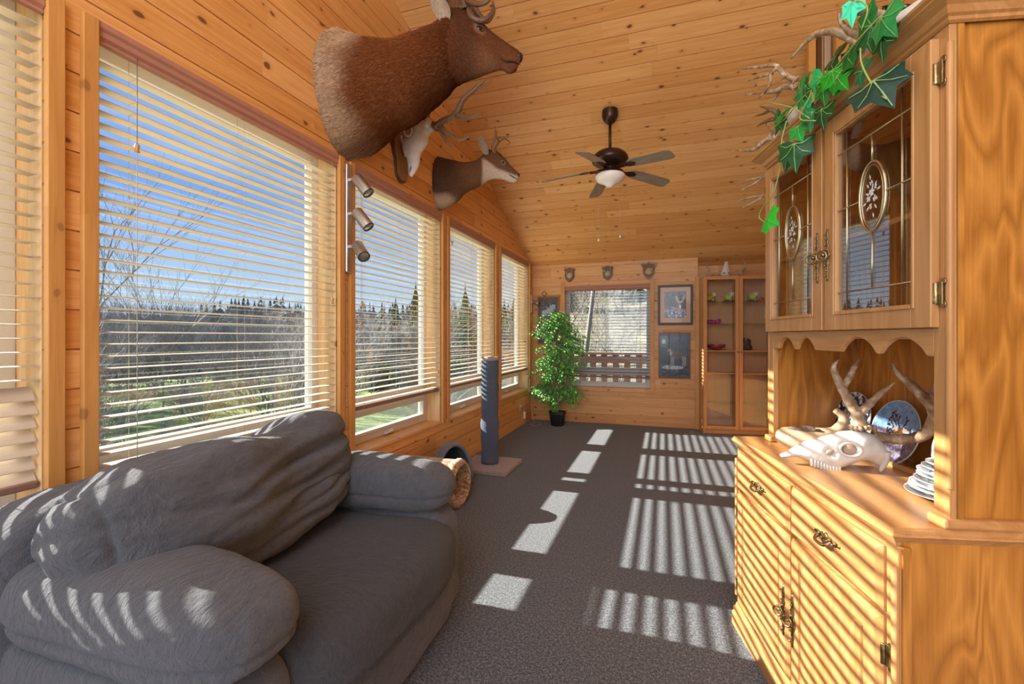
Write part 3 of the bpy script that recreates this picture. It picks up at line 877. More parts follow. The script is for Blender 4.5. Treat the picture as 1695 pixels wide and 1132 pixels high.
# leaded glass doors
for y0, y1, near in ((0.030, 0.450, True), (0.466, LU - 0.022, False)):
    x = XU; z0, z1 = 1.262, 1.922; w = 0.058; th = 0.02
    bm = bmesh.new()
    for q in ((y0, y0 + w, z0, z1), (y1 - w, y1, z0, z1)): box(bm, x - th, x, *q)
    for q in ((y0 + w, y1 - w, z0, z0 + w), (y0 + w, y1 - w, z1 - w, z1)): box(bm, x - th, x, *q)
    i0, i1, j0, j1 = y0 + w, y1 - w, z0 + w, z1 - w
    for q in ((i0 - 0.012, i0 - 0.004, j0 - 0.012, j1 + 0.012), (i1 + 0.004, i1 + 0.012, j0 - 0.012, j1 + 0.012), (i0, i1, j0 - 0.012, j0 - 0.004), (i0, i1, j1 + 0.004, j1 + 0.012)):
        box(bm, x - th - 0.004, x - th, *q)
    dr = mesh('glass_door', bm, M_oakz, Hh, bevel=0.004)
    bm = bmesh.new(); box(bm, x - 0.010, x - 0.007, i0, i1, j0, j1); mesh('glass_pane', bm, M_cglass, dr)
    bm = bmesh.new()
    cy, cz = (i0 + i1) / 2, (j0 + j1) / 2 + 0.035
    ov, oh = 0.052, 0.095
    ly, ry = i0 + 0.042, i1 - 0.042; lz, tz = j0 + 0.055, j1 - 0.065
    r = 0.0022; xx = x - 0.011
    for a, b in (((ly, j0), (ly, j1)), ((ry, j0), (ry, j1)), ((i0, lz), (i1, lz)), ((i0, tz), (i1, tz)), ((cy, lz), (cy, cz - oh)), ((cy, cz + oh), (cy, tz)), ((i0, cz), (cy - ov, cz)), ((cy + ov, cz), (i1, cz))):
        tube(bm, [(xx, *a), (xx, *b)], r, 6, straight=True)
    ringtube(bm, (xx, cy, cz), (0, ov, 0), (0, 0, oh), 0.0035, 8, 40)
    ringtube(bm, (xx, cy, cz), (0, ov - 0.009, 0), (0, 0, oh - 0.009), 0.0015, 6, 40)
    mesh('lead_came', bm, M_came, dr)
    bm = bmesh.new()   # engraved flower bouquet in the oval
    rr = random.Random(5)
    for cx_, cz_, rad in ((0.0, 0.012, 0.013), (-0.013, -0.008, 0.010), (0.013, -0.004, 0.010), (0.002, 0.038, 0.008), (0.004, -0.026, 0.008), (-0.016, 0.022, 0.007)):
        for p in range(6):
            a = p * math.pi / 3 + rr.random()
            c0 = Vector((xx - 0.001, cy + cx_, cz + cz_)); d0 = Vector((0, math.cos(a), math.sin(a))); n0 = Vector((0, -math.sin(a), math.cos(a)))
            bm.faces.new([bm.verts.new(v) for v in (c0, c0 + d0 * rad * 0.6 + n0 * rad * 0.3, c0 + d0 * rad, c0 + d0 * rad * 0.6 - n0 * rad * 0.3)])
    for a in range(12):
        an = a * 0.52 + 0.3; rd = 0.018 + 0.012 * (a % 3)
        c0 = Vector((xx - 0.001, cy + 0.5 * rd * math.cos(an), cz + 1.1 * rd * math.sin(an))); d0 = Vector((0, math.cos(an), 1.5 * math.sin(an))).normalized()
        n0 = Vector((0, -d0.z, d0.y))
        bm.faces.new([bm.verts.new(v) for v in (c0, c0 + d0 * 0.009 + n0 * 0.003, c0 + d0 * 0.018, c0 + d0 * 0.009 - n0 * 0.003)])
    mesh('etched_flowers', bm, M_etch, dr, label='frosted flower bouquet engraved in the oval')
    yc = y1 - 0.02 if near else y0 + 0.02
    pull(dr, (x - th - 0.002, yc, 1.50), 0.165, True)
    for z in (1.34, 1.84): hinge(dr, x - 0.004, y0 if near else y1 + 0.016, z)
ubox('plate_rail', (0.34, 0.36, 0.03, 0.86, 0.812, 0.828), M_oaky)

# ------------------------------------------------------------------ plates on the counter
M_porc = plain('porcelain_white', (0.80, 0.79, 0.77), 0.12)
M_porcg = plain('porcelain_rim_grey', (0.36, 0.38, 0.38), 0.2)
M_porcb = plain('porcelain_blue_rim', (0.55, 0.63, 0.68), 0.15)
def plate_prof(r):
    return [(0.001, 0.004), (r * 0.6, 0.004), (r * 0.66, 0.006), (r * 0.97, 0.014), (r, 0.0155), (r * 0.985, 0.012), (r * 0.62, 0.0), (0.001, 0.0)]
sc_ = hw(0.155, 0.235, 0.812)
sc_ = Vector((0.73, 1.50, 0.812))
names = ['white', 'grey rimmed']
ps = []
for i in range(8):
    r = 0.104 - i * 0.0058
    bm = bmesh.new(); lathe(bm, [(a, b) for a, b in plate_prof(r)], (0, 0, 0), 48)
    dx, dy = 0.003 * math.sin(i * 2.1), 0.003 * math.cos(i * 1.3)
    o = mesh('plate', bm, [M_porc, M_porcg][0], loc=(sc_.x + dx, sc_.y + dy, sc_.z + i * 0.0115))
    pos = ['bottom plate, the widest', 'second plate from the bottom', 'third plate from the bottom', 'fourth plate from the bottom', 'fourth plate from the top', 'third plate from the top', 'second plate from the top', 'topmost and smallest plate'][i]
    tag(o, pos + ' of the white china stack on the hutch counter', 'plate', 'stacked china plates on the hutch')
    bm = bmesh.new(); lathe(bm, [(r * 0.64, 0.0062), (r * 0.80, 0.0112), (r * 0.94, 0.0146), (r * 0.94, 0.0152), (r * 0.80, 0.0118), (r * 0.64, 0.0068)], (0, 0, 0), 48, cap=False)
    mesh('grey_rim', bm, M_porcg, o, label='dark grey rim band')

def vc_mat(name, rough=0.3, k=60, amt=0.5, **kw):
    g = G(name)
    at = g.n('VertexColor', {'layer_name': 'col'}).outputs[0]
    f = g.noise(g.obj(), k, 4, 0.7)
    c = g.mix(g.M('MULTIPLY', ramp01(g, f, 0.35, 0.75), amt), at, (1, 1, 1), 'SOFT_LIGHT')
    c = g.mix(g.M('MULTIPLY', ramp01(g, f, 0.65, 0.3), amt), c, (0.02, 0.02, 0.02), 'SOFT_LIGHT')
    return g.bsdf(c, rough, **kw)
M_vc = vc_mat('painted_picture', 0.25)
def picture_grid(bm, O, A, B, w, h, n, m, fcol, clip=None):
    """flat painted surface: grid of quads, colour from fcol(s,t); returns layer colours"""
    O, A, B = Vector(O), Vector(A), Vector(B)
    lay = bm.loops.layers.color.get('col') or bm.loops.layers.color.new('col')
    V = [[bm.verts.new(O + A * (w * i / n) + B * (h * j / m)) for i in range(n + 1)] for j in range(m + 1)]
    for j in range(m):
        for i in range(n):
            if clip and not clip((i + .5) / n, (j + .5) / m): continue
            f = bm.faces.new((V[j][i], V[j][i + 1], V[j + 1][i + 1], V[j + 1][i]))
            for lp in f.loops:
                d = (lp.vert.co - O)
                lp[lay] = (*fcol(d.dot(A) / w, d.dot(B) / h), 1)
def ell(s, t, cx, cy, rx, ry, rot=0):
    dx, dy = s - cx, t - cy
    c, q = math.cos(rot), math.sin(rot)
    return ((dx * c + dy * q) / rx) ** 2 + ((-dx * q + dy * c) / ry) ** 2 < 1
def seg(s, t, pts, w):
    for (x0, y0), (x1, y1) in zip(pts, pts[1:]):
        dx, dy = x1 - x0, y1 - y0
        u = max(0, min(1, ((s - x0) * dx + (t - y0) * dy) / (dx * dx + dy * dy + 1e-9)))
        if math.hypot(s - x0 - u * dx, t - y0 - u * dy) < w: return True
    return False
def nn(s, t, k, z=0): return noise.noise(Vector((s * k, t * k, z)))
def deer_plate_col(s, t):
    if ell(s, t, .55, .46, .10, .13): c = (0.30, 0.17, 0.10)
    else: c = (0.42, 0.55, 0.70) if t > 0.52 else (0.42, 0.36, 0.42)
    if t <= .52: c = tuple(x * (1 + .5 * nn(s * 3, t, 14)) for x in c)
    if t < .30: c = tuple(x * (1 + .4 * nn(s, t, 20)) for x in (0.42, 0.38, 0.44))
    if ell(s, t, .36, .62, .10, .22) and nn(s, t, 26, 3) > -.05: c = (0.14, 0.09, 0.06)
    if .5 < t < .62 and s > .5 and nn(s, t, 18) > 0: c = (.26, .17, .13)
    if ell(s, t, .55, .50, .065, .085): c = (0.27, 0.16, 0.10)
    if ell(s, t, .55, .45, .035, .035): c = (0.03, 0.02, 0.02)
    if ell(s, t, .55, .38, .06, .07): c = (0.72, 0.66, 0.60)
    if ell(s, t, .64, .55, .05, .03, .4) or ell(s, t, .46, .55, .05, .03, -.4): c = (0.55, 0.42, 0.34)
    if seg(s, t, [(.58, .58), (.63, .66), (.62, .78)], .012) or seg(s, t, [(.52, .58), (.47, .66), (.48, .76)], .012) or seg(s, t, [(.62, .68), (.68, .73)], .01): c = (0.10, 0.06, 0.04)
    return c
def eagle_plate_col(s, t):
    c = (0.10, 0.12, 0.17)
    if nn(s, t, 9, 2) > 0.10: c = (0.55, 0.58, 0.64)
    if nn(s, t, 16, 5) > 0.22: c = (0.86, 0.88, 0.9)
    if seg(s, t, [(.2, .3), (.45, .6), (.7, .7)], .03): c = (.8, .82, .86)
    return c
def display_plate(label, c, r, fcol, lean=14, leanrot=0.0):
    t = thing('display_plate', label, 'plate', c, PH + leanrot)
    mt = Matrix.Rotation(R(lean), 4, 'Y')
    bm = bmesh.new()
    # plate standing on edge, face towards -x
    lathe(bm, [(0.001, 0.0), (r * 0.6, 0.0), (r * 0.97, 0.010), (r, 0.012), (r * 0.98, 0.006), (r * 0.6, -0.006), (0.001, -0.006)], (0, 0, 0), 56)
    T_ = Matrix.Translation((0, 0, r * math.cos(R(lean)))) @ mt @ Matrix.Rotation(R(-90), 4, 'Y')
    bmesh.ops.transform(bm, matrix=T_, verts=bm.verts)
    mesh('plate_body', bm, M_porcb, t)
    bm = bmesh.new()
    picture_grid(bm, (-r, -r, 0), (1, 0, 0), (0, 1, 0), 2 * r, 2 * r, 90, 90, fcol, lambda s, q: (s - .5) ** 2 + (q - .5) ** 2 < .235)
    for v in bm.verts:
        d = math.hypot(v.co.x, v.co.y)
        v.co.z = 0.0012 + max(0, d - r * 0.6) / (r * 0.37) * 0.010
    T2 = Matrix.Translation((0, 0, r * math.cos(R(lean)))) @ mt @ Matrix(((0, 0, -1, 0), (-1, 0, 0, 0), (0, 1, 0, 0), (0, 0, 0, 1)))
    bmesh.ops.transform(bm, matrix=T2, verts=bm.verts)
    o = mesh('plate_picture', bm, M_vc, t)
    return t
display_plate('collector plate with a buck under blue sky, leaning inside the hutch niche', hw(0.378, 0.545, 0.816), 0.108, deer_plate_col)
display_plate('dark blue and silver collector plate half hidden behind the skull antler', hw(0.378, 0.775, 0.816), 0.108, eagle_plate_col)
display_plate('pale blue collector plate barely showing behind the hutch corner post', hw(0.385, 0.285, 0.816), 0.108, lambda s, t: (.55, .66, .74) if nn(s, t, 6) > 0 else (.8, .84, .86))

# ------------------------------------------------------------------ finding points in the room
TH = math.atan(250.5 / 750)
def ray(px, py):
    X = (px - 847.5) / 750; c, s = math.cos(TH), math.sin(TH)
    return Vector((X * c - s, X * s + c, -(py - 558) / 750))
def on_plane(px, py, P0, n):
    r = ray(px, py); o = Vector((0, 0, H_EYE))
    return o + r * ((Vector(P0) - o).dot(Vector(n)) / r.dot(Vector(n)))
def vplane(P0, d):
    """upright plane through P0 holding horizontal direction d -> function pixel -> point"""
    n = Vector((-d[1], d[0], 0)).normalized()
    return lambda x, y, off=0.0: on_plane(x, y, Vector(P0) + n * off, n)

# ------------------------------------------------------------------ animal mounts
def fur_mat(name, rough=0.85):
    g = G(name)
    at = g.n('VertexColor', {'layer_name': 'col'}).outputs[0]
    P = g.obj()
    f = g.noise(g.scl(P, (70, 70, 30)), 1.5, 3, 0.7, 0.8)
    c = g.mix(ramp01(g, f, 0.3, 0.75), g.mix(0.45, at, (0.02, 0.008, 0.003)), g.mix(0.03, at, (1, 0.9, 0.75)))
    return g.bsdf(c, rough, g.bump(f, 0.5, 0.006), Specular_IOR_Level=0.2, Sheen_Weight=0.0)
M_fur = fur_mat('fur')
M_eye = plain('glass_eye', (0.012, 0.008, 0.006), 0.05)
M_nose = plain('nose_leather', (0.02, 0.015, 0.014), 0.35, nscale=200, nstr=0.4)

def paint(me, fn):
    ca = me.color_attributes.new('col', 'FLOAT_COLOR', 'POINT')
    for i, v in enumerate(me.vertices):
        ca.data[i].color = (*fn(v.co), 1)
def hair(obj_, name, n, ln, flow, fn, parent, seed=1, width=0.0016, lift=0.35, skip=None):
    """short fur: one mesh of tapered strands growing from the hide"""
    me = obj_.data; rr = random.Random(seed)
    polys = list(me.polygons)
    areas = [p.area for p in polys]
    tot = sum(areas)
    verts, faces, cols = [], [], []
    for p in polys:
        k = p.area / tot * n
        k = int(k) + (rr.random() < k - int(k))
        vs = [me.vertices[i].co for i in p.vertices]
        for _ in range(k):
            a, b = rr.random(), rr.random()
            if len(vs) == 4: q = vs[0].lerp(vs[1], a).lerp(vs[3].lerp(vs[2], a), b)
            else: q = vs[0].lerp(vs[1], a).lerp(vs[2], b)
            if skip and skip(q): continue
            nr = p.normal
            fl = Vector(flow(q)) + Vector((rr.gauss(0, .25), rr.gauss(0, .25), rr.gauss(0, .25)))
            d = (fl - nr * fl.dot(nr))
            if d.length < 1e-4: continue
            d = (d.normalized() + nr * lift).normalized()
            L_ = ln(q) * (0.6 + 0.8 * rr.random())
            sd = d.cross(nr).normalized() * width
            b0 = len(verts)
            verts += [q - sd, q + sd, q + d * L_ * 0.6 + nr * L_ * .06 + sd * .7, q + d * L_]
            faces += [(b0, b0 + 1, b0 + 2), (b0, b0 + 2, b0 + 3)]
            c = fn(q); m = 0.7 + 0.6 * rr.random()
            cols += [tuple(x * m for x in c)] * 4
    m2 = bpy.data.meshes.new(name)
    m2.from_pydata([tuple(v) for v in verts], [], faces)
    ca = m2.color_attributes.new('col', 'FLOAT_COLOR', 'POINT')
    for i, c in enumerate(cols): ca.data[i].color = (*c, 1)
    m2.materials.append(M_vcf)
    o = bpy.data.objects.new(name, m2); link(o, parent); o['kind'] = 'stuff'
    return o
gv = G('fur_strand')
M_vcf = gv.bsdf(gv.n('VertexColor', {'layer_name': 'col'}).outputs[0], 0.7, None, Specular_IOR_Level=0.25)

def lerp3(a, b, t): t = max(0, min(1, t)); return tuple(x * (1 - t) + y * t for x, y in zip(a, b))
def smooth(lo, hi, x):
    t = max(0, min(1, (x - lo) / (hi - lo))); return t * t * (3 - 2 * t)
def ear(bm, base, tip, side, w, mi=0):
    """cupped ear: rows across a bowed leaf; inner and outer skin"""
    base, tip, side = Vector(base), Vector(tip), Vector(side).normalized()
    ax = tip - base; nrm = ax.normalized().cross(side)
    n, m = 10, 8
    for sgn, off in ((1, 0.0), (-1, 0.006)):
        V = []
        for i in range(n + 1):
            t = i / n
            ww = w * (math.sin(math.pi * min(1, t * 0.86 + 0.10)) ** 0.8) + 0.002
            V.append([bm.verts.new(base + ax * t + side * ww * s - nrm * (0.55 * ww * (s * s)) - nrm * off + nrm * 0.1 * w * math.sin(math.pi * t)) for s in [(-1 + 2 * j / m) for j in range(m + 1)]])
        for i in range(n):
            for j in range(m):
                q = (V[i][j], V[i][j + 1], V[i + 1][j + 1], V[i + 1][j])
                f = bm.faces.new(q if sgn > 0 else q[::-1]); f.smooth = True; f.material_index = mi

def mount(name, label, P0, d, st, scale_px, body_col, neck_fn, eye, nose, extras):
    pass

# --- elk
EP0 = Vector((UL, 2.335, 2.6)); ED = Vector((0.863, 0.506, 0)).normalized()
ep = vplane(EP0, ED)
def z4(f, x, y, off=0.0): return f(500 + x / 3.145, y / 3.145, off)
lat_wall = Vector((0, 1, 0)); lat_h = Vector((-ED.y, ED.x, 0))
elk_st = [((175, 180), (225, 812), .245, 0.0), ((285, 206), (355, 770), .25, .25), ((375, 233), (480, 672), .235, .5), ((460, 230), (585, 635), .215, .8),
          ((550, 195), (680, 560), .185, 1), ((635, 160), (760, 492), .160, 1), ((705, 118), (805, 440), .135, 1), ((765, 62), (850, 425), .118, 1),
          ((840, 45), (910, 405), .108, 1), ((905, 88), (955, 385), .092, 1), ((965, 150), (1005, 368), .070, 1), ((1030, 200), (1040, 362), .052, 1),
          ((1085, 238), (1070, 376), .045, 1), ((1120, 262), (1095, 380), .042, 1), ((1142, 285), (1118, 366), .034, 1)]
def st3(f, tr, sts, lw, lh):
    out = []
    for a, b, w, k in sts:
        out.append((tr(f, *a), tr(f, *b), w, lw * (1 - k) + lh * k))
    return out
E_ = thing('elk_shoulder_mount', 'large brown elk shoulder mount high on the window wall, head turned right', 'taxidermy', (UL, 2.34, 2.42))
EO_ = Vector((UL, 2.34, 2.42))
S3 = st3(ep, z4, elk_st, lat_wall, lat_h)
S3 = [(a - EO_, b - EO_, w, l) for a, b, w, l in S3]
# first ring sits on the wall
a, b, w, l = S3[0]
a.x = 0.004; b.x = 0.004
S3[0] = (a, b, w, l)
bm = bmesh.new()
def elk_shape(p, t, th, c):
    r = (p - c)
    k = 1 + 0.03 * noise.noise(p * 7) + 0.012 * noise.noise(p * 22)
    sn = math.sin(th); cs = math.cos(th)
    if t > 0.52:      # head: narrower brow and muzzle above, fuller jaw corner
        k *= 1 - 0.10 * max(0, sn) * abs(cs)
    if t < 0.12: k *= 1 + 0.05 * noise.noise(p * 9 + Vector((3, 1, 2)))
    return c + r * k
loft(bm, S3, 40, 6, bumpf=elk_shape)
elk = mesh('hide', bm, M_fur, E_, smooth=True)
head0 = ep(790, 50) - EO_
nose_p = ep(862, 100) - EO_
axis_len = (nose_p - Vector((0, 0, 0.3))).length
ELK_EYES = [ep(793, 48, -s_ * 0.082) - EO_ for s_ in (1, -1)]
def elk_col(co):
    s = co.x * ED.x + co.y * ED.y      # distance out from the wall
    tan, brown, dark, face = (0.52, 0.36, 0.22), (0.20, 0.060, 0.014), (0.065, 0.020, 0.006), (0.17, 0.060, 0.018)
    n_ = 0.05 * noise.noise(co * 6)
    c = lerp3(tan, brown, smooth(0.05, 0.21, co.x + n_ - 0.05 * (co.z - 0.3)))
    c = lerp3(c, dark, 0.75 * smooth(0.35, 0.75, s + n_) * (1 - smooth(0.78, 0.95, s)) )
    c = lerp3(c, (0.36, 0.20, 0.10), 0.6 * smooth(-0.02, -0.16, co.z + n_ - 0.05 - s * 0.3))
    c = lerp3(c, face, smooth(0.78, 0.92, s))
    ew = min((co - ec).length for ec in ELK_EYES)
    c = lerp3(c, (0.36, 0.20, 0.11), 0.8 * (1 - smooth(0.03, 0.055, ew)))
    c = lerp3(c, (0.34, 0.19, 0.10), 0.5 * smooth(0.72, 0.95, s) * smooth(-0.05, -0.13, noise_line(co)))
    c = lerp3(c, (0.11, 0.045, 0.022), 0.8 * smooth(0.02, 0.10, noise_line(co)) * smooth(0.85, 0.95, s))
    return c
def noise_line(co):
    # ridge of the nose: top of the muzzle
    u = (co - head0).dot((nose_p - head0).normalized()); v_ = (co - head0) - (nose_p - head0).normalized() * u
    return v_.z + 0.03
paint(elk.data, elk_col)
hair(elk, 'fur', 52000, lambda q: 0.026 + 0.02 * smooth(0.1, -0.1, q.z - 0.3 * q.x) if q.x < 0.62 else 0.009, lambda q: (-0.9, -0.4, -0.75), elk_col, E_, 3, 0.0013, 0.22)
latv = lat_h.normalized()
side = -1 if latv.y > 0 else 1
near = Vector((ED.y, -ED.x, 0))     # towards the camera side
# nose pad, nostrils, mouth line, eyes, ears, antlers
bm = bmesh.new(); pillow(bm, (ep(858, 96) - EO_), (0.030, 0.040, 0.030), 2.2, 10, rot=Matrix.Rotation(math.atan2(ED.y, ED.x), 3, 'Z'))
mesh('nose', bm, M_nose, E_, smooth=True)
bm = bmesh.new(); tube(bm, [ep(829, 96, -.052) - EO_, ep(838, 101, -.050) - EO_, ep(850, 102, -.047) - EO_, ep(861, 107, -.034) - EO_], [0.003, 0.005, 0.003], 6)
mesh('mouth', bm, M_nose, E_, smooth=True)
for s_, nm in ((1, 'near'), (-1, 'far')):
    bm = bmesh.new(); pillow(bm, ep(793, 48, -s_ * 0.082) - EO_, (0.022, 0.016, 0.017), 2, 10, rot=Matrix.Rotation(math.atan2(ED.y, ED.x), 3, 'Z'))
    e_ = mesh('eye', bm, M_eye, E_, smooth=True)
    bm = bmesh.new()
    c0 = ep(793, 48, -s_ * 0.088) - EO_
    ringtube(bm, c0, (ED.x * .027, ED.y * .027, 0.006), (0, 0, 0.019), 0.006, 8, 20)
    lid = mesh('eyelid', bm, M_fur, e_, smooth=True); paint(lid.data, lambda co: (0.10, 0.05, 0.03))
def ear_col(co): return (0.42, 0.30, 0.20)
for s_, bx, tx in ((1, (738, 38), (722, -12)), (-1, (748, 30), (748, -25))):
    bm = bmesh.new()
    b_ = ep(*bx, -s_ * 0.075) - EO_; t_ = ep(*tx, -s_ * 0.13) - EO_
    ear(bm, b_, t_, ED * 0.8 + near * s_ * 0.2, 0.055)
    o = mesh('ear', bm, M_fur, E_, smooth=True); paint(o.data, lambda co: (0.50, 0.40, 0.29) if s_ > 0 else (0.2, 0.1, 0.05))
def antler(parent, tubes, mat=M_ant, seg=10, name='antler', rough=0.10):
    bm = bmesh.new()
    for pts, rad in tubes: tube(bm, pts, rad, seg, 7, rough=rough)
    # burr round the first beam
    p = Vector(tubes[0][0][0]); q = Vector(tubes[0][0][1]); ax = (q - p).normalized()
    r = tubes[0][1][0]
    for k in range(12):
        a = k * math.pi / 6; s1 = ax.orthogonal().normalized(); s2 = ax.cross(s1)
        lathe(bm, [(0.001, -r * .35), (r * .34, -r * .1), (r * .3, r * .25), (0.001, r * .4)], p + ax * r * .2 + (s1 * math.cos(a) + s2 * math.sin(a)) * r * 1.05, 6)
    return mesh(name, bm, mat, parent, smooth=True)
def ez(x, y, o): return z4(ep, x, y, -o) - EO_
antler(E_, [([ez(850, 35, .05), ez(825, -60, .11), ez(770, -220, .22), ez(700, -380, .26)], [.032, .026, .024, .02]),
            ([ez(868, 30, .05), ez(880, 85, .085), ez(935, 108, .10), ez(985, 70, .11), ez(997, 15, .11)], [.022, .020, .016, .011, .004]),
            ([ez(850, -5, .08), ez(900, 20, .15), ez(960, 12, .2), ez(1010, -50, .2)], [.02, .017, .012, .005])], M_antd)
antler(E_, [([ez(880, 30, -.05), ez(880, -60, -.11), ez(860, -200, -.22), ez(830, -340, -.28)], [.032, .026, .024, .02]),
            ([ez(890, 25, -.05), ez(925, 85, -.07), ez(965, 110, -.075), ez(1000, 60, -.08), ez(992, 5, -.08)], [.022, .020, .015, .010, .004])], M_antd)

# --- deer
M_antb = plain('antler_brown', (0.27, 0.17, 0.10), 0.5, nscale=60, nstr=0.5, var=0.4)
DP0 = Vector((UL, 3.56, 2.6)); dp = vplane(DP0, ED)
DO = Vector((UL, 3.57, 2.44))
deer_st = [((737, 816), (740, 1092), .125, 0), ((795, 838), (792, 1060), .125, .3), ((850, 848), (850, 1003), .105, .7), ((905, 836), (925, 968), .085, 1),
           ((945, 805), (970, 940), .072, 1), ((985, 785), (1000, 930), .064, 1), ((1025, 795), (1035, 932), .058, 1), ((1058, 830), (1062, 940), .046, 1),
           ((1085, 862), (1088, 948), .032, 1), ((1108, 884), (1104, 951), .027, 1), ((1128, 903), (1118, 944), .021, 1)]
D_ = thing('deer_shoulder_mount', 'small deer shoulder mount with short forked antlers, nearer the far corner', 'taxidermy', DO)
S3 = [(a - DO, b - DO, w, l) for a, b, w, l in st3(dp, z4, deer_st, lat_wall, lat_h)]
S3[0][0].x = 0.004; S3[0][1].x = 0.004
bm = bmesh.new(); loft(bm, S3, 36, 6, bumpf=lambda p, t, th, c: c + (p - c) * (1 + 0.025 * noise.noise(p * 12)))
deer = mesh('hide', bm, M_fur, D_, smooth=True)
dhead = z4(dp, 1043, 843) - DO; dnose = z4(dp, 1128, 905) - DO
def deer_col(co):
    s = co.x * ED.x + co.y * ED.y
    c = lerp3((0.085, 0.040, 0.02), (0.20, 0.10, 0.048), smooth(0.05, 0.30, s + 0.04 * noise.noise(co * 9)))
    c = lerp3(c, (0.33, 0.19, 0.10), 0.6 * smooth(0.05, -0.06, co.z - 0.30 * s))
    c = lerp3(c, (0.50, 0.36, 0.25), smooth(0.05, -0.01, co.z + .02 * noise.noise(co * 14)) * smooth(0.22, 0.10, s))
    u = (co - dhead); ax = (dnose - dhead).normalized(); v_ = u - ax * u.dot(ax)
    under = -v_.z
    if s > 0.36: c = lerp3(c, (0.74, 0.64, 0.52), smooth(0.075, 0.10, under + 0.33 * max(0, u.dot(ax))) * smooth(0.37, 0.40, s))
    if s > 0.42: c = lerp3(c, (0.10, 0.05, 0.03), 0.7 * smooth(0.0, 0.02, v_.z))
    return c
paint(deer.data, deer_col)
hair(deer, 'fur', 20000, lambda q: 0.012 if q.x < 0.36 else 0.005, lambda q: (-0.9, -0.4, -0.4), deer_col, D_, 5, 0.0011, 0.2)
bm = bmesh.new(); pillow(bm, z4(dp, 1124, 912) - DO, (0.017, 0.021, 0.016), 2.2, 10, rot=Matrix.Rotation(math.atan2(ED.y, ED.x), 3, 'Z')); mesh('nose', bm, M_nose, D_, smooth=True)
bm = bmesh.new(); tube(bm, [z4(dp, 1078, 908, -.036) - DO, z4(dp, 1100, 922, -.030) - DO, z4(dp, 1122, 932, -.020) - DO], [0.003, 0.004, 0.002], 6); mesh('mouth', bm, M_nose, D_, smooth=True)
for s_ in (1, -1):
    bm = bmesh.new(); pillow(bm, z4(dp, 1046, 846, -s_ * 0.050) - DO, (0.015, 0.010, 0.013), 2, 10, rot=Matrix.Rotation(math.atan2(ED.y, ED.x), 3, 'Z'))
    e_ = mesh('eye', bm, M_eye, D_, smooth=True)
    bm = bmesh.new(); ringtube(bm, z4(dp, 1046, 846, -s_ * 0.054) - DO, (ED.x * .019, ED.y * .019, -0.006), (0, 0, 0.015), 0.004, 8, 20)
    lid = mesh('eyelid', bm, M_fur, e_, smooth=True); paint(lid.data, lambda co: (0.5, 0.36, 0.24))
for s_, bx, tx in ((1, (962, 805), (930, 704)), (-1, (985, 805), (945, 772))):
    bm = bmesh.new()
    ear(bm, z4(dp, *bx, -s_ * 0.045) - DO, z4(dp, *tx, -s_ * 0.085) - DO, ED * 0.8 + near * 0.3, 0.036)
    o = mesh('ear', bm, M_fur, D_, smooth=True); paint(o.data, (lambda co: (0.55, 0.45, 0.36)) if s_ > 0 else (lambda co: (0.08, 0.04, 0.025)))
def dz(x, y, o): return z4(dp, x, y, -o) - DO
antler(D_, [([dz(1000, 795, .03), dz(992, 765, .05), dz(1006, 715, .07), dz(1008, 690, .08), dz(1004, 657, .08)], [.015, .012, .011, .008, .002]),
            ([dz(1007, 716, .07), dz(1040, 716, .08), dz(1078, 714, .09)], [.011, .009, .002]),
            ([dz(1003, 790, .03), dz(1012, 775, .04), dz(1014, 758, .045)], [.009, .007, .002])], M_antb)
antler(D_, [([dz(1008, 790, -.03), dz(1008, 770, -.05), dz(1030, 735, -.07), dz(1060, 722, -.10)], [.013, .010, .008, .003]),
            ([dz(1058, 722, -.1), dz(1078, 738, -.12), dz(1082, 750, -.12)], [.006, .004, .002]),
            ([dz(1025, 740, -.07), dz(1012, 700, -.08), dz(1022, 680, -.08)], [.007, .005, .002])], M_antb)

# --- antlered skulls
def skull(name, label, origin, st, lat, sockets, parent_tag='skull', group=None, extra=None, mat=None, seg=28):
    """bleached skull lofted nose to crown with hollow orbits and teeth"""
    t = thing(name, label, parent_tag, origin, 0, group)
    o_ = Vector(origin)
    bm = bmesh.new()
    S_ = [(Vector(a) - o_, Vector(b) - o_, w, lat) for a, b, w in st]
    def dent(p, tt, th, c):
        r = p - c
        k = 1 + 0.05 * noise.noise((p + o_) * 30)
        q = c + r * k
        for sc_, sr in sockets:
            d = (q - (sc_ - o_)).length
            if d < sr: q = q + (c - q) * 0.55 * (1 - (d / sr) ** 2)
        return q
    loft(bm, S_, seg, 5, bumpf=dent)
    mesh('cranium', bm, mat or M_bone, t, smooth=True)
    return t
L1 = Vector((1, 0, 0))
EMV = 2.97
mp = vplane((0, EMV, 0), (1, 0, 0))
def z5(x, y, off=0.0): return mp(640 + x / 5.146, 120 + y / 5.146, off)
MO = Vector((UL, EMV, 2.45))
sk = [((405, 480), (250, 400), .050), ((352, 540), (200, 470), .062), ((345, 600), (150, 590), .060), ((312, 650), (142, 670), .050), ((288, 700), (172, 735), .038), ((276, 780), (185, 800), .027), ((248, 845), (184, 842), .020), ((214, 890), (196, 880), .011)]
soc = z5(224, 528) + Vector((0, -0.06, 0))
T_ = skull('elk_skull_mount', 'white elk skull with dark antlers on a wooden wall plaque beneath the large elk', MO, [(z5(*a), z5(*b), w) for a, b, w in sk], Vector((0, 1, 0)), [(soc, 0.038)], 'skull')
bm = bmesh.new()
ringtube(bm, z5(224, 528) + Vector((0, -0.068, 0)) - MO, (0.034, -0.004, 0.0), (0, -0.008, 0.037), 0.007, 8, 24)
mesh('orbit_rim', bm, M_bone, T_, smooth=True)
bm = bmesh.new()
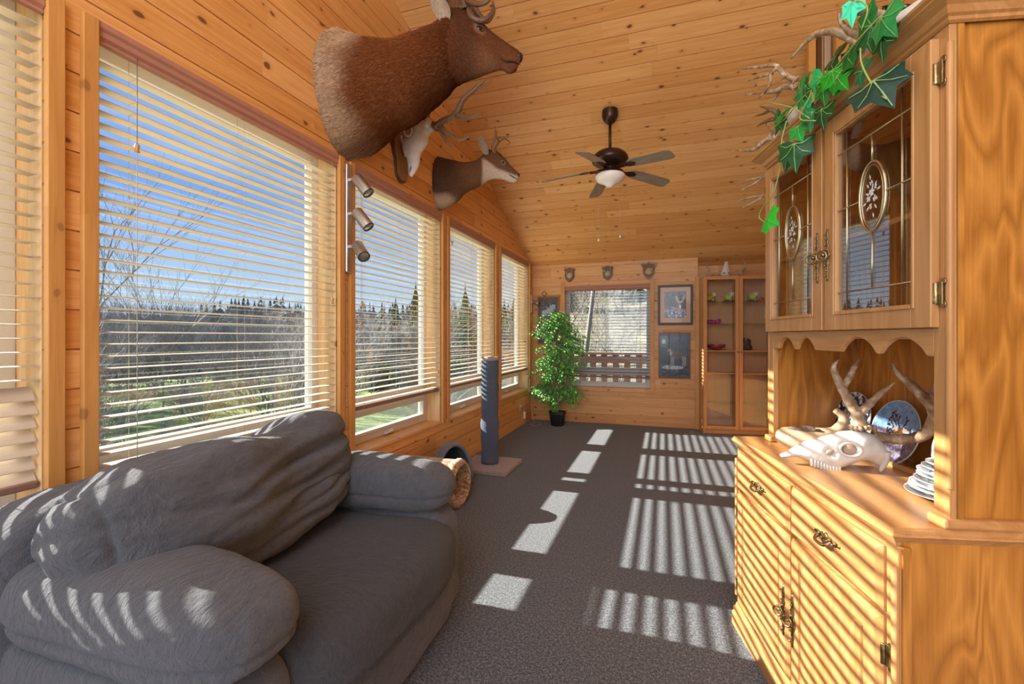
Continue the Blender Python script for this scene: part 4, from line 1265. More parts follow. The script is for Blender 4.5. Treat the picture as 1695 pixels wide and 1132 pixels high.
for i in range(9):   # cheek teeth along the palate edge
    x, y = 142 + i * 5 - (i > 4) * 2, 560 + i * 20
    p = z5(x, y) + Vector((0, -0.03, 0)) - MO
    pillow(bm, p, (0.010, 0.008, 0.008), 2.5, 4)
mesh('tooth_row', bm, M_bone, T_, smooth=True)
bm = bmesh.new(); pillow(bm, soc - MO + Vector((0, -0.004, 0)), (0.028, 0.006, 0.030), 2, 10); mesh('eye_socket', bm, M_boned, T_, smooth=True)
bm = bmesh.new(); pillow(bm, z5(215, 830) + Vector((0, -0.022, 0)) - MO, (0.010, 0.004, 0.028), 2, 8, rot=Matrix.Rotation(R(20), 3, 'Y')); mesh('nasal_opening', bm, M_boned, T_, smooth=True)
bm = bmesh.new()
for s_ in (-1, 1): tube(bm, [z5(345, 470) - MO + Vector((0, s_ * .03, 0)), (z5(395, 440) if s_ < 0 else z5(330, 410)) - MO + Vector((0, s_ * .06, 0))], [.03, .024], 12, straight=True)
mesh('pedicles', bm, M_bone, T_, smooth=True)
def m5(x, y, o): return z5(x, y, o) - MO
antler(T_, [([m5(410, 465, -.07), m5(480, 415, -.10), m5(590, 355, -.14), m5(650, 235, -.18), m5(740, 152, -.2), m5(852, 48, -.22)], [.027, .022, .021, .018, .015, .003]),
            ([m5(590, 362, -.14), m5(690, 382, -.20), m5(760, 362, -.24), m5(812, 338, -.26)], [.018, .014, .010, .002]),
            ([m5(765, 135, -.2), m5(840, 105, -.24), m5(895, 75, -.26)], [.010, .008, .002]),
            ([m5(450, 450, -.08), m5(520, 525, -.14), m5(620, 572, -.20), m5(708, 545, -.24)], [.018, .015, .012, .003]),
            ([m5(445, 460, -.08), m5(490, 560, -.12), m5(530, 610, -.15), m5(580, 628, -.18)], [.014, .012, .009, .002])], M_antd)
antler(T_, [([m5(330, 395, .06), m5(370, 310, .10), m5(470, 225, .15), m5(520, 120, .2), m5(560, 20, .25)], [.026, .020, .018, .015, .010]),
            ([m5(330, 380, .06), m5(400, 440, .0), m5(440, 490, -.02), m5(478, 498, -.03)], [.018, .015, .010, .003])], M_antd)
# plaque: arched board with a dark bevelled edge
bm = bmesh.new()
def plaque_outline(w, h, n=12):
    pts = []
    for i in range(n + 1):
        a = math.pi + math.pi * i / n
        pts.append((w * math.cos(a) * 0.62, -h * .72 + w * 0.62 * math.sin(a)))
    pts += [(w * .72, -h * .35), (w * .95, -h * .05), (w, h * .3), (w * .8, h * .6), (w * .45, h * .85), (0, h)]
    pts += [(-x, y) for x, y in reversed(pts[n + 1:-1])]
    return pts
zc = 2.62
ol = plaque_outline(0.125, 0.20)
ol2 = plaque_outline(0.112, 0.188)
prism(bm, [(0.0, y, zc - MO.z + z) for y, z in ol], (0.016, 0, 0), 0)
prism(bm, [(0.016, y, zc - MO.z + z) for y, z in ol2], (0.010, 0, 0), 1)
mesh('plaque', bm, [M_dwood, M_mwood], T_, bevel=0.003)

# ------------------------------------------------------------------ ceiling fan
FU, FV = -0.452, 4.12
FZ = ceil_z(FV)
F_ = thing('ceiling_fan', 'dark bronze ceiling fan with five grey wood blades and a white bowl light', 'ceiling fan', (FU, FV, FZ))
def fz(z): return z - FZ
bm = bmesh.new(); lathe(bm, [(0.070, 0.02), (0.072, -0.03), (0.062, -0.06), (0.040, -0.09), (0.022, -0.10)], (0, 0, -0.01), 32); mesh('canopy', bm, M_bronze, F_, smooth=False, auto=40)
bm = bmesh.new(); lathe(bm, [(0.013, 0.0), (0.013, fz(2.90) + 0.09)][::-1], (0, 0, -0.09), 16); mesh('downrod', bm, M_bronze, F_)
bm = bmesh.new(); lathe(bm, [(0.02, 0.135), (0.06, 0.132), (0.115, 0.115), (0.150, 0.085), (0.162, 0.055), (0.158, 0.03), (0.13, 0.01), (0.09, 0.0), (0.055, -0.02), (0.05, -0.035), (0.08, -0.045), (0.115, -0.06), (0.128, -0.08), (0.125, -0.086)], (0, 0, fz(2.775)), 40)
mesh('motor_housing', bm, M_bronze, F_, auto=50)
bm = bmesh.new(); lathe(bm, [(0.122, 0.002), (0.132, -0.01), (0.130, -0.03), (0.110, -0.055), (0.075, -0.072), (0.045, -0.088), (0.028, -0.105), (0.001, -0.112)], (0, 0, fz(2.69)), 40)
mesh('bowl_shade', bm, M_opal, F_, smooth=True)
for k in range(5):
    a = R(-33 + 72 * k)
    Mx = Matrix.Translation((0, 0, fz(2.755))) @ Matrix.Rotation(a, 4, 'Z') @ Matrix.Rotation(R(6.5), 4, 'Y') @ Matrix.Rotation(R(-13), 4, 'X')
    bm = bmesh.new()
    w = 0.062
    ol = [(0.20, -0.035), (0.23, -w * .85), (0.30, -w), (0.58, -w * 1.06), (0.615, -w * .9), (0.63, -w * .55), (0.63, w * .55), (0.615, w * .9), (0.58, w * 1.06), (0.30, w), (0.23, w * .85), (0.20, 0.035)]
    prism(bm, [(x, y, -0.003) for x, y in ol], (0, 0, 0.007))
    b_ = mesh('blade', bm, M_blade, F_, bevel=0.002)
    b_.matrix_local = Mx
    bm = bmesh.new()
    tube(bm, [(0.08, 0, -0.005), (0.13, 0, -0.012), (0.18, 0, -0.008)], [0.014, 0.011, 0.013], 8)
    pl = [(0.165, -0.012), (0.19, -0.03), (0.225, -0.034), (0.262, -0.020), (0.275, 0), (0.262, 0.020), (0.225, 0.034), (0.19, 0.03), (0.165, 0.012)]
    prism(bm, [(x, y, -0.011) for x, y in pl], (0, 0, 0.007))
    mesh('blade_iron', bm, M_bronze, b_, bevel=0.002)
for px, zz in ((-0.105, 2.12), (0.085, 2.14)):
    bm = bmesh.new(); tube(bm, [(px, 0.03, fz(2.69)), (px, 0.03, fz(zz))], 0.0011, 5, straight=True)
    c_ = mesh('pull_chain', bm, M_steel, F_)
    bm = bmesh.new(); lathe(bm, [(0.001, 0.014), (0.007, 0.008), (0.009, 0), (0.007, -0.008), (0.001, -0.012)], (px, 0.03, fz(zz)), 12); mesh('chain_knob', bm, M_white, c_, smooth=True)

# ------------------------------------------------------------------ spotlight bars
def track(label, v, z0, z1, heads, sc=1.0):
    t = thing('spotlight_bar', label, 'light fixture', (UL, v, z0))
    bm = bmesh.new()
    box(bm, 0.0, 0.024 * sc, -0.019 * sc, 0.019 * sc, 0, z1 - z0)
    mesh('mounting_bar', bm, M_steel, t, bevel=0.007)
    for hz, d in heads:
        d = Vector(d).normalized()
        bm = bmesh.new()
        c = Vector((0.062 * sc, 0.012 * sc, hz - z0))
        lathe(bm, [(0.010 * sc, 0), (0.024 * sc, 0.004), (0.027 * sc, 0.012), (0.0275 * sc, 0.098 * sc), (0.025 * sc, 0.100 * sc)], c - d * 0.02 * sc, 24, axis=d)
        h = mesh('lamp_can', bm, M_steel, t, auto=40)
        bm = bmesh.new(); lathe(bm, [(0.0225 * sc, 0), (0.016 * sc, -0.006), (0.001, -0.012)][::-1], c + d * 0.0790 * sc, 20, axis=d)
        lathe(bm, [(0.0275 * sc, 0.0), (0.0275 * sc, 0.004), (0.0225 * sc, 0.004), (0.0225 * sc, 0.0)], c + d * 0.0795 * sc, 24, axis=d, cap=False)
        mesh('bulb_face', bm, M_black, h)
        bm = bmesh.new()
        box(bm, 0.020, 0.060 * sc, -0.005, 0.012, hz - z0 - 0.008, hz - z0 + 0.012)
        mesh('swivel_arm', bm, M_steel, t, bevel=0.003)
    return t
track('brushed nickel bar with three spotlights between the two nearest big windows', 2.350, 1.64, 2.315, [(2.215, (0.62, 0.1, -0.8)), (2.005, (0.62, 0.1, -0.78)), (1.80, (0.62, -0.35, -0.62))], 1.35)
track('small nickel spotlight bar in the far corner beside the leafy plant', 6.49, 1.60, 1.86, [(1.76, (0.8, -0.25, -0.35))])

# ------------------------------------------------------------------ skull and horn on the hutch counter
CZ = 0.812
kp = vplane((0, 1.75, 0), (1, 0, 0))
def k3(x, y, off=0.0): return kp(1200 + x / 3.33, 540 + y / 3.33, off)
KO = Vector((0.53, 1.75, CZ))
sk = [((303, 706), (310, 722), .012), ((340, 690), (345, 722), .018), ((385, 664), (390, 720), .024), ((430, 640), (450, 738), .033), ((520, 612), (520, 768), .043), ((600, 592), (600, 782), .052), ((670, 578), (665, 765), .056), ((735, 572), (730, 742), .054), ((800, 590), (785, 742), .046), ((860, 635), (840, 770), .036), ((886, 680), (868, 760), .028)]
soc = k3(693, 680, -0.056)
T_ = skull('deer_skull', 'white deer skull with thick forked antlers lying on the hutch counter', KO, [(k3(*a), k3(*b), w) for a, b, w in sk], Vector((0, 1, 0)), [(soc, 0.034), (k3(585, 690, -.05), .018)], 'skull')
bm = bmesh.new(); ringtube(bm, k3(693, 680, -.050) - KO, (0.027, -0.006, 0.0), (0, -0.004, 0.022), 0.0045, 8, 28); mesh('orbit_rim', bm, M_bone, T_, smooth=True)
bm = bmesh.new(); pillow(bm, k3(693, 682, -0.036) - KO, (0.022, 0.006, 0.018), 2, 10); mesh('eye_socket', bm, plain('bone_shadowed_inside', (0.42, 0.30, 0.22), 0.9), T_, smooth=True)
bm = bmesh.new()
for i in range(10):
    p = k3(478 + i * 17, 752 + min(i, 6) * 5.5, -0.030) - KO
    pillow(bm, p, (0.0045, 0.006, 0.012), 2.5, 4)
mesh('tooth_row', bm, M_bone, T_, smooth=True)
bm = bmesh.new(); tube(bm, [k3(880, 690, -.02) - KO, k3(880, 740, -.02) - KO, k3(856, 803, -.02) - KO], [.016, .012, .004], 10); mesh('jaw_process', bm, M_bone, T_, smooth=True)
def kk(x, y, o): return k3(x, y, o) - KO
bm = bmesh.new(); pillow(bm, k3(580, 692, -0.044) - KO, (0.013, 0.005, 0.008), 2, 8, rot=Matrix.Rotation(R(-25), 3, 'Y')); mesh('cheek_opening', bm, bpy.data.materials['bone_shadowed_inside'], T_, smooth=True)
antler(T_, [([kk(748, 565, .0), kk(738, 500, .0), kk(695, 430, .0), kk(645, 340, .0), kk(608, 265, .0), kk(600, 220, .0), kk(628, 184, .0)], [.024, .017, .015, .014, .011, .008, .002]),
            ([kk(655, 330, .0), kk(690, 275, .01), kk(715, 220, .02), kk(743, 180, .03)], [.012, .010, .008, .002]),
            ([kk(750, 475, .0), kk(800, 425, -.01), kk(860, 370, -.02), kk(937, 310, -.03)], [.014, .012, .009, .002])], rough=0.2)
antler(T_, [([kk(800, 598, .03), kk(860, 612, .03), kk(960, 622, .02), kk(1060, 612, .0), kk(1125, 575, -.03), kk(1160, 500, -.05), kk(1130, 430, -.05), kk(1075, 370, -.05), kk(1010, 310, -.04), kk(955, 262, -.03), kk(920, 196, -.03)], [.022, .018, .017, .017, .018, .019, .017, .015, .012, .008, .002]),
            ([kk(1120, 420, -.05), kk(1160, 350, -.06), kk(1185, 250, -.06)], [.014, .011, .003])], rough=0.2)
# curled ram horn
M_horn = plain('ram_horn', (0.52, 0.37, 0.22), 0.5, nscale=30, nstr=0.5, var=0.35)
M_hornh = plain('horn_core_hair', (0.13, 0.08, 0.055), 0.95, nscale=120, nstr=0.9, var=0.5)
hc = Vector((0.515, 1.985, CZ))
hp = vplane((0, 1.985, 0), (1, 0, 0))
def h3(x, y, off=0.0): return hp(1200 + x / 3.33, 540 + y / 3.33, off) - hc
H_ = thing('curled_horn', 'curled ram horn with a dark hairy core behind the deer skull', 'horn', hc)
bm = bmesh.new()
P = []
for i in range(15):
    a = R(30 - i * 20); rr_ = 0.080 - i * 0.0010
    P.append((rr_ * math.cos(a), rr_ * 0.92 * math.sin(a), 0.040 + 0.0004 * i))
P += [Vector(h3(575, 598)), Vector(h3(640, 560)), Vector(h3(655, 500)), Vector(h3(605, 462))]
tube(bm, P, [.032, .036, .038, .039, .038, .036, .034, .032, .030, .022, .009], 18, 5, rough=0.05)
mesh('horn', bm, M_horn, H_, smooth=True)
bm = bmesh.new(); pillow(bm, (0.0, 0.0, 0.048), (0.062, 0.056, 0.040), 2.6, 20, disp=lambda v, q: v * (1 + .12 * noise.noise(v * 90))); mesh('hairy_core', bm, M_hornh, H_, smooth=True)

# ------------------------------------------------------------------ things on top of the hutch
TZ = 2.0
def top_antlers(label, base, beams, skullp=None, mat=M_ant):
    """antlered skull cap; all points in hutch coordinates"""
    o = hw(*base)
    t = thing('antlered_skull_cap', label, 'antlers', o, 0, None)
    def W(p): return hw(*p) - o
    bm = bmesh.new()
    b = Vector(W((base[0], base[1], base[2] + 0.028)))
    pillow(bm, b, (0.038, 0.048, 0.026), 2.4, 10, disp=lambda v, q: v * (1 + .18 * noise.noise(v * 40)))
    mesh('skull_cap', bm, M_bone, t, smooth=True)
    for bs in beams:
        antler(t, [([W(p) for p in pts], rad) for pts, rad in bs], mat, 8)
    return t
def ft(x, y, xl=0.0):
    """point above the crown, given on a plane parallel to the hutch front"""
    p = on_plane(x, y, hw(xl, 0, 0), Vector((math.cos(PH), math.sin(PH), 0)))
    return p
def antler_w(label, base, beams, mat=M_ant, cap=True):
    o = hw(*base)
    t = thing('antlered_skull_cap', label, 'antlers', o, 0, None)
    if cap:
        bm = bmesh.new()
        pillow(bm, (0, 0, 0.026), (0.038, 0.042, 0.026), 2.4, 10, disp=lambda v, q: v * (1 + .18 * noise.noise(v * 40)))
        mesh('skull_cap', bm, M_bone, t, smooth=True)
    for bs in beams:
        antler(t, [([ft(*p) - o for p in pts], rad) for pts, rad in bs], mat, 8)
    return t
antler_w('large pale antlers highest on the hutch, beside the turquoise ivy leaf', (0.12, 0.27, TZ), [
    [([(1432, 74, .08), (1405, 62, .06), (1380, 52, .03), (1345, 60, .02), (1309, 97, .0)], [.013, .012, .011, .009, .002]),
     ([(1425, 62, .07), (1402, 48, .05), (1391, 34, .04), (1388, 16, .03)], [.010, .008, .006, .002])],
    [([(1470, 30, .10), (1440, 20, .08), (1415, 20, .06), (1394, 28, .05)], [.012, .011, .009, .002])]])
antler_w('many-tined antlers reaching left from the middle of the hutch top', (0.10, 0.60, TZ), [
    [([(1318, 134, .09), (1300, 124, .06), (1284, 109, .04), (1255, 111, .02), (1228, 114, .0)], [.011, .010, .008, .006, .002]),
     ([(1288, 112, .04), (1276, 122, .03), (1274, 140, .03), (1256, 163, .02)], [.007, .006, .005, .002]),
     ([(1278, 122, .04), (1258, 127, .03), (1238, 134, .03)], [.006, .005, .002]), ([(1302, 124, .05), (1296, 130, .05), (1293, 133, .05)], [.005, .004, .002])],
    [([(1318, 144, .09), (1298, 143, .07), (1284, 151, .05), (1262, 153, .03), (1234, 157, .02)], [.011, .010, .008, .006, .002]),
     ([(1292, 147, .06), (1286, 157, .06), (1279, 168, .05)], [.007, .006, .002])]])
antler_w('small dark antlers lying behind the ivy on the hutch top', (0.12, 0.72, TZ), [
    [([(1292, 196, .09), (1284, 186, .07), (1272, 180, .05), (1258, 176, .04)], [.010, .009, .006, .002]),
     ([(1276, 182, .06), (1264, 188, .05), (1250, 192, .04)], [.006, .005, .002])],
    [([(1290, 196, .09), (1276, 198, .07), (1262, 204, .06), (1253, 209, .06)], [.009, .008, .005, .002])]], mat=M_antd)
antler_w('pale antler tips at the far end of the hutch top, past the last ivy leaf', (0.13, 0.82, TZ), [
    [([(1278, 226, .09), (1262, 236, .07), (1246, 248, .06), (1216, 249, .05)], [.011, .010, .008, .002])],
    [([(1280, 222, .10), (1276, 212, .10), (1265, 200, .09)], [.009, .007, .002])]])
o = hw(0.15, LU - 0.012, 1.90)
t = thing('antler_rack', 'two small pale forked antlers hung on the far side of the hutch near its top', 'antlers', o)
bm = bmesh.new(); box(bm, -0.02, 0.02, 0.001, 0.012, -0.11, 0.06); b_ = mesh('backing_board', bm, M_mwood, t, bevel=.002); b_.rotation_euler = (0, 0, PH)
for z in (1.925, 1.845):
    antler(t, [([hw(.15, LU, z) - o, hw(.12, LU + .04, z) - o, hw(.09, LU + .09, z + .008) - o, hw(.05, LU + .14, z + .01) - o], [.008, .007, .005, .002]),
               ([hw(.12, LU + .04, z) - o, hw(.09, LU + .07, z - .02) - o, hw(.05, LU + .11, z - .035) - o], [.006, .005, .002])], M_ant, 8)
o = hw(0.24, 0.06, TZ)
T_ = thing('deer_skull', 'pale deer skull on top of the hutch at the upper photo edge', 'skull', o)
bm = bmesh.new()
A_ = lambda x, y, z: hw(x, y, z) - o
stn = [((0.09, 0.17, TZ + .052), (0.09, 0.17, TZ + .040), .009), ((0.12, 0.145, TZ + .065), (0.11, 0.145, TZ + .035), .016), ((0.16, 0.11, TZ + .082), (0.15, 0.11, TZ + .022), .026), ((0.21, 0.07, TZ + .09), (0.20, 0.07, TZ + .008), .034), ((0.26, 0.04, TZ + .08), (0.25, 0.04, TZ + .003), .032), ((0.30, 0.02, TZ + .06), (0.29, 0.02, TZ + .012), .02)]
loft(bm, [(A_(*a), A_(*b), w, Vector((0.7, 0.7, 0))) for a, b, w in stn], 20, 5, bumpf=lambda p, t, th, c: c + (p - c) * (1 + .1 * noise.noise(p * 30)))
mesh('cranium', bm, M_bone, T_, smooth=True)

# ivy garland: one trailing plant lying along the crown
M_ivy = vc_mat('ivy_leaf', 0.45, 40, 0.3)
M_vine = plain('ivy_stem', (0.34, 0.40, 0.10), 0.6)
IV = thing('ivy_garland', 'green fabric ivy garland trailing over the crown of the oak hutch', 'artificial plant', hw(0.11, 0.45, TZ + 0.003))
IO = hw(0.11, 0.45, TZ + 0.003)
IVL = []
def ivy_leaf(bm, c, tipdir, nrm, size, col):
    lay = bm.loops.layers.color.get('col') or bm.loops.layers.color.new('col')
    T = Vector(tipdir).normalized(); N_ = Vector(nrm); N_ = (N_ - T * N_.dot(T)).normalized(); S_ = T.cross(N_)
    ol = [(0, 0.0), (0.22, -0.16), (0.55, -0.12), (0.46, 0.14), (0.50, 0.42), (0.22, 0.46), (0.0, 0.92)]
    ol = ol + [(-x, y) for x, y in reversed(ol[1:-1])]
    cpt = (0, 0.22)
    def P_(x, y, z=0): return Vector(c) + (S_ * x + T * (y - 0.05) + N_ * z) * size
    for sgn in (1,):
        cv = P_(cpt[0], cpt[1], 0.05)
        for i in range(len(ol)):
            a, b = ol[i], ol[(i + 1) % len(ol)]
            za = -0.10 * (a[0] ** 2 + (a[1] - .25) ** 2) * 2; zb = -0.10 * (b[0] ** 2 + (b[1] - .25) ** 2) * 2
            ts = [cv, P_(*a, za), P_(*b, zb)]
            f = bm.faces.new([bm.verts.new(p) for p in ts])
            f.smooth = False
            for lp in f.loops: lp[lay] = (*col, 1)
    # pale veins, raised ridges
    for a in ((0, .85), (.45, -.08), (-.45, -.08), (.42, .38), (-.42, .38)):
        p0, p1 = P_(0, 0.02, 0.065), P_(a[0], a[1], -0.10 * (a[0] ** 2 + (a[1] - .25) ** 2) * 2 + 0.02)
        mid = P_((a[0]) * .5, (a[1] + .02) * .5 + (.10 if a[0] else 0), 0.055)
        w = S_ * 0.015 * size if abs(a[0]) < .1 else T * 0.015 * size
        for q0, q1 in ((p0, mid), (mid, p1)):
            f = bm.faces.new([bm.verts.new(p) for p in (q0 - w, q1 - w * .6, q1 + w * .6, q0 + w)])
            for lp in f.loops: lp[lay] = (0.48, 0.66, 0.42, 1)
def on_front(px, py, xl):
    """pixel -> point on hutch plane local x = xl"""
    n = Vector((math.cos(PH), math.sin(PH), 0))
    return on_plane(px, py, hw(xl, 0, 0), n)
camdir = Vector((-0.75, -0.65, 0.0))
cg = [(0.012, 0.13, 0.035), (0.012, 0.16, 0.015), (0.02, 0.20, 0.12), (0.03, 0.26, 0.10), (0.05, 0.42, 0.26), (0.02, 0.26, 0.03)]
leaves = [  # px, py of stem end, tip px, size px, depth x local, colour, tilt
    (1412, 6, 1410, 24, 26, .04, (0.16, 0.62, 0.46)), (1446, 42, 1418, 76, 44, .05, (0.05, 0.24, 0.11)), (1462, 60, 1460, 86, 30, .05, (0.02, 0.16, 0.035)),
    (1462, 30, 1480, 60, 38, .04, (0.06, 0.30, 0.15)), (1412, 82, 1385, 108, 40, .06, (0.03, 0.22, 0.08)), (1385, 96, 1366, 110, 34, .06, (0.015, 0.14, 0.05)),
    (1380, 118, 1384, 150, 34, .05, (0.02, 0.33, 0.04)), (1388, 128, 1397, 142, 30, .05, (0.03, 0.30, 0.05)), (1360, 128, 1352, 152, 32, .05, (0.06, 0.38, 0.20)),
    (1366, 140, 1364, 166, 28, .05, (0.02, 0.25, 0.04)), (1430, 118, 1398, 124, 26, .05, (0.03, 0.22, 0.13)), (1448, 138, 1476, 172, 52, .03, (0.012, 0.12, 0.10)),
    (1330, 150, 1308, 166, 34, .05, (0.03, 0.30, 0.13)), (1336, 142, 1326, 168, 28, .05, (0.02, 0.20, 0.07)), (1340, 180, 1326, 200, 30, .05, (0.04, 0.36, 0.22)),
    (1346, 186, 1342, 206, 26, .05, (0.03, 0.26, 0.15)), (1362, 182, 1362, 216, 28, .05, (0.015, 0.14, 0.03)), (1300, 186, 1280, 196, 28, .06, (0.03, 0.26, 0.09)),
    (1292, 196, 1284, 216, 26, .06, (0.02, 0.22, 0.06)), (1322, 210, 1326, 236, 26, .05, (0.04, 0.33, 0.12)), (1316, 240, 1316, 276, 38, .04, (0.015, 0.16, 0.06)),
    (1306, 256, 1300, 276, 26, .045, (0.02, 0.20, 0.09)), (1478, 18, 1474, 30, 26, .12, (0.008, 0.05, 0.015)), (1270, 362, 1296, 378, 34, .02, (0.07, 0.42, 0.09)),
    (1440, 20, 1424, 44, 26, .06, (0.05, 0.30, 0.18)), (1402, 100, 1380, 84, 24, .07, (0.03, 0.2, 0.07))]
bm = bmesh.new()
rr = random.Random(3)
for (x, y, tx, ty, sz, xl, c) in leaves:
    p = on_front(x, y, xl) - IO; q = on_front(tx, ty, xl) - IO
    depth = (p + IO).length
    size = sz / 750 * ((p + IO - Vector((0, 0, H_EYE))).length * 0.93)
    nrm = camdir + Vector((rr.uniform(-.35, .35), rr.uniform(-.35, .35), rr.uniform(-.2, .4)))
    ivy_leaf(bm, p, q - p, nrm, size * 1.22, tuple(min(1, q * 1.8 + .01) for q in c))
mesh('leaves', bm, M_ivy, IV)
bm = bmesh.new()
paths = [[(1500, 10, .07), (1462, 24, .05), (1424, 62, .04), (1396, 96, .05), (1364, 132, .06), (1330, 160, .05), (1300, 196, .05), (1282, 210, .06)],
         [(1410, 4, .05), (1424, 2, .04), (1436, 16, .04), (1426, 50, .04)], [(1424, 80, .04), (1427, 108, .03), (1450, 150, .03), (1468, 164, .028)],
         [(1345, 146, .05), (1338, 165, .045), (1324, 196, .04), (1350, 200, .04)], [(1274, 170, .05), (1310, 178, .045), (1340, 196, .04)],
         [(1302, 200, .045), (1294, 232, .035), (1292, 270, .035), (1280, 320, .03), (1260, 348, .03), (1258, 362, .03), (1276, 372, .028)], [(1294, 232, .04), (1312, 254, .04)]]
for pth in paths:
    tube(bm, [on_front(x, y, xl) - IO for x, y, xl in pth], 0.0022, 6, 6)
mesh('vines', bm, M_vine, IV, smooth=True)

# things inside the glazed cupboard
for (x, y, z, k, lab_) in ((0.30, 0.17, 1.564, 1.0, 'dark antlered figure on the shelf behind the right glass door'), (0.26, 0.18, 1.259, 0.8, 'small dark antlered figure low behind the right glass door'), (0.26, 0.60, 1.259, 1.1, 'small silver antlered figure behind the left glass door')):
    o = hw(x, y, z); t = thing('antlered_figurine', lab_, 'figurine', o, PH)
    bm = bmesh.new()
    loft(bm, [(Vector((0, -.05 * k, .035 * k)), Vector((0, -.05 * k, .012 * k)), .01 * k, X_ := Vector((1, 0, 0))), (Vector((0, -.02 * k, .05 * k)), Vector((0, -.02 * k, 0)), .022 * k, X_), (Vector((0, .03 * k, .06 * k)), Vector((0, .03 * k, 0)), .024 * k, X_), (Vector((0, .06 * k, .05 * k)), Vector((0, .06 * k, .02 * k)), .012 * k, X_)], 14, 4)
    mesh('body', bm, M_mwood if k != 1.1 else M_steel, t, smooth=True)
    antler(t, [([(0, .03 * k, .055 * k), (0, .06 * k, .09 * k), (0, .05 * k, .14 * k)], [.006, .005, .002]), ([(0, .03 * k, .055 * k), (0, -.02 * k, .08 * k), (0, -.06 * k, .13 * k)], [.006, .004, .002]), ([(0, -.02 * k, .08 * k), (0, -.06 * k, .085 * k)], [.004, .002])], M_ant, 6, 'antlers')
o = hw(0.28, 0.27, 1.564)
bm = bmesh.new()
rr = random.Random(8)
for i in range(26):
    a = Vector((rr.uniform(-.04, .04), rr.uniform(-.11, .11), rr.uniform(0.004, .03)))
    tube(bm, [a, a + Vector((rr.uniform(-.03, .03), rr.uniform(-.07, .07), rr.uniform(0, .05)))], [.005, .002], 5, straight=True)
nest = mesh('twig_bundle', bm, M_bark, loc=o)
tag(nest, 'tangle of dry twigs on the shelf behind the oval of the right glass door', 'twigs')

# ------------------------------------------------------------------ end wall: plaques, pictures, ornament
def wz(px, py, v=VE): return on_plane(px, py, (0, v, 0), (0, 1, 0))
SHAPE = [(0, -1.0), (.30, -.85), (.62, -.62), (.80, -.35), (.84, 0), (.78, .30), (.86, .52), (1.0, .66), (.82, .84), (.55, .82), (.28, .84), (0, 1.0)]
SHAPE = SHAPE + [(-x, y) for x, y in reversed(SHAPE[1:-1])]
M_disc = plain('antler_plaque_disc', (0.50, 0.38, 0.22), 0.6)
M_feltg = plain('plaque_grey_brown', (0.20, 0.13, 0.09), 0.7)
for (cx, cy, hh, lab_, ty) in ((943, 455, 13, 'leftmost of the three shield plaques with antlers above the end window', 0), (1006, 452, 13, 'middle shield plaque with antlers above the end window', 1), (1074, 448, 15, 'rightmost and largest shield plaque with antlers above the end window', 2)):
    c = wz(cx, cy); s = hh / 750 * (VE * 0.98) * 1.0 * 0.97; w = s * .78
    t = thing('antler_plaque', lab_, 'wall plaque', c, 0, None)
    bm = bmesh.new(); prism(bm, [(x * w, -.001, y * s) for x, y in SHAPE], (0, -0.014, 0)); mesh('shield', bm, M_dwood, t, bevel=.002)
    bm = bmesh.new(); prism(bm, [(x * w * .85, -.015, y * s * .86) for x, y in SHAPE], (0, -0.004, 0)); mesh('shield_face', bm, M_feltg, t)
    bm = bmesh.new(); lathe(bm, [(.001, .006), (w * .45, .004), (w * .48, 0), (w * .48, -.008)], (0, -.022, -.01), 24, axis=(0, -1, 0)); mesh('disc', bm, M_disc, t, smooth=True)
    for sx in (-1, 1):
        b0 = Vector((sx * w * .42, -.03, .012))
        if ty == 0: P = [b0, b0 + Vector((sx * .008, -.03, .03)), b0 + Vector((sx * .025, -.02, .055))]
        elif ty == 1: P = [b0, b0 + Vector((sx * .012, -.03, .04)), b0 + Vector((sx * .006 + .02, -.02, .085))]
        else: P = [b0, b0 + Vector((sx * .04, -.04, .035)), b0 + Vector((sx * .065, -.02, .085))]
        antler(t, [(P, [.010, .008, .002])], M_ant, 8)

M_art = vc_mat('print_ink', 0.25, 90, 0.4)
M_mat = plain('mat_board', (0.66, 0.44, 0.31), 0.8)
def deer_art(s, t):
    c = lerp3((0.03, 0.036, 0.06), (0.09, 0.11, 0.16), t + .4 * nn(s, t, 5))
    if nn(s, t * 2, 9, 1) > .18: c = (0.16, 0.18, 0.24)
    if t < .34 and nn(s, t * 2.5, 8, 4) > -.02: c = (0.38, 0.47, 0.66)
    if t < .3 and nn(s, t * 2.5, 10, 7) > .2: c = (0.72, 0.77, 0.85)
    if t < .42 and t > .30 and nn(s, t * 3, 6, 5) > .05: c = (0.5, 0.5, 0.55)
    if s < .16 and t < .22: c = (0.24, 0.10, 0.08)
    if seg(s, t, [(.1, .46), (.2, .54), (.18, .62)], .012) or seg(s, t, [(.12, .42), (.3, .36)], .03): c = (0.36, 0.24, 0.2)
    # buck
    if ell(s, t, .72, .27, .13, .08): c = (0.62, 0.54, 0.46)
    if ell(s, t, .72, .42, .065, .12): c = (0.60, 0.50, 0.42)
    if ell(s, t, .725, .44, .03, .09): c = (0.90, 0.88, 0.84)
    if ell(s, t, .72, .55, .05, .07): c = (0.55, 0.45, 0.38)
    if ell(s, t, .63, .59, .05, .018, -.2) or ell(s, t, .81, .59, .05, .018, .2): c = (0.78, 0.68, 0.6)
    for sg in (-1, 1):
        if seg(s, t, [(.72 + sg * .02, .60), (.72 + sg * .12, .66), (.72 + sg * .20, .74), (.72 + sg * .17, .82)], .012) or seg(s, t, [(.72 + sg * .12, .66), (.72 + sg * .08, .77)], .010) or seg(s, t, [(.72 + sg * .17, .7), (.72 + sg * .13, .80)], .010): c = (0.85, 0.78, 0.66)
    return c
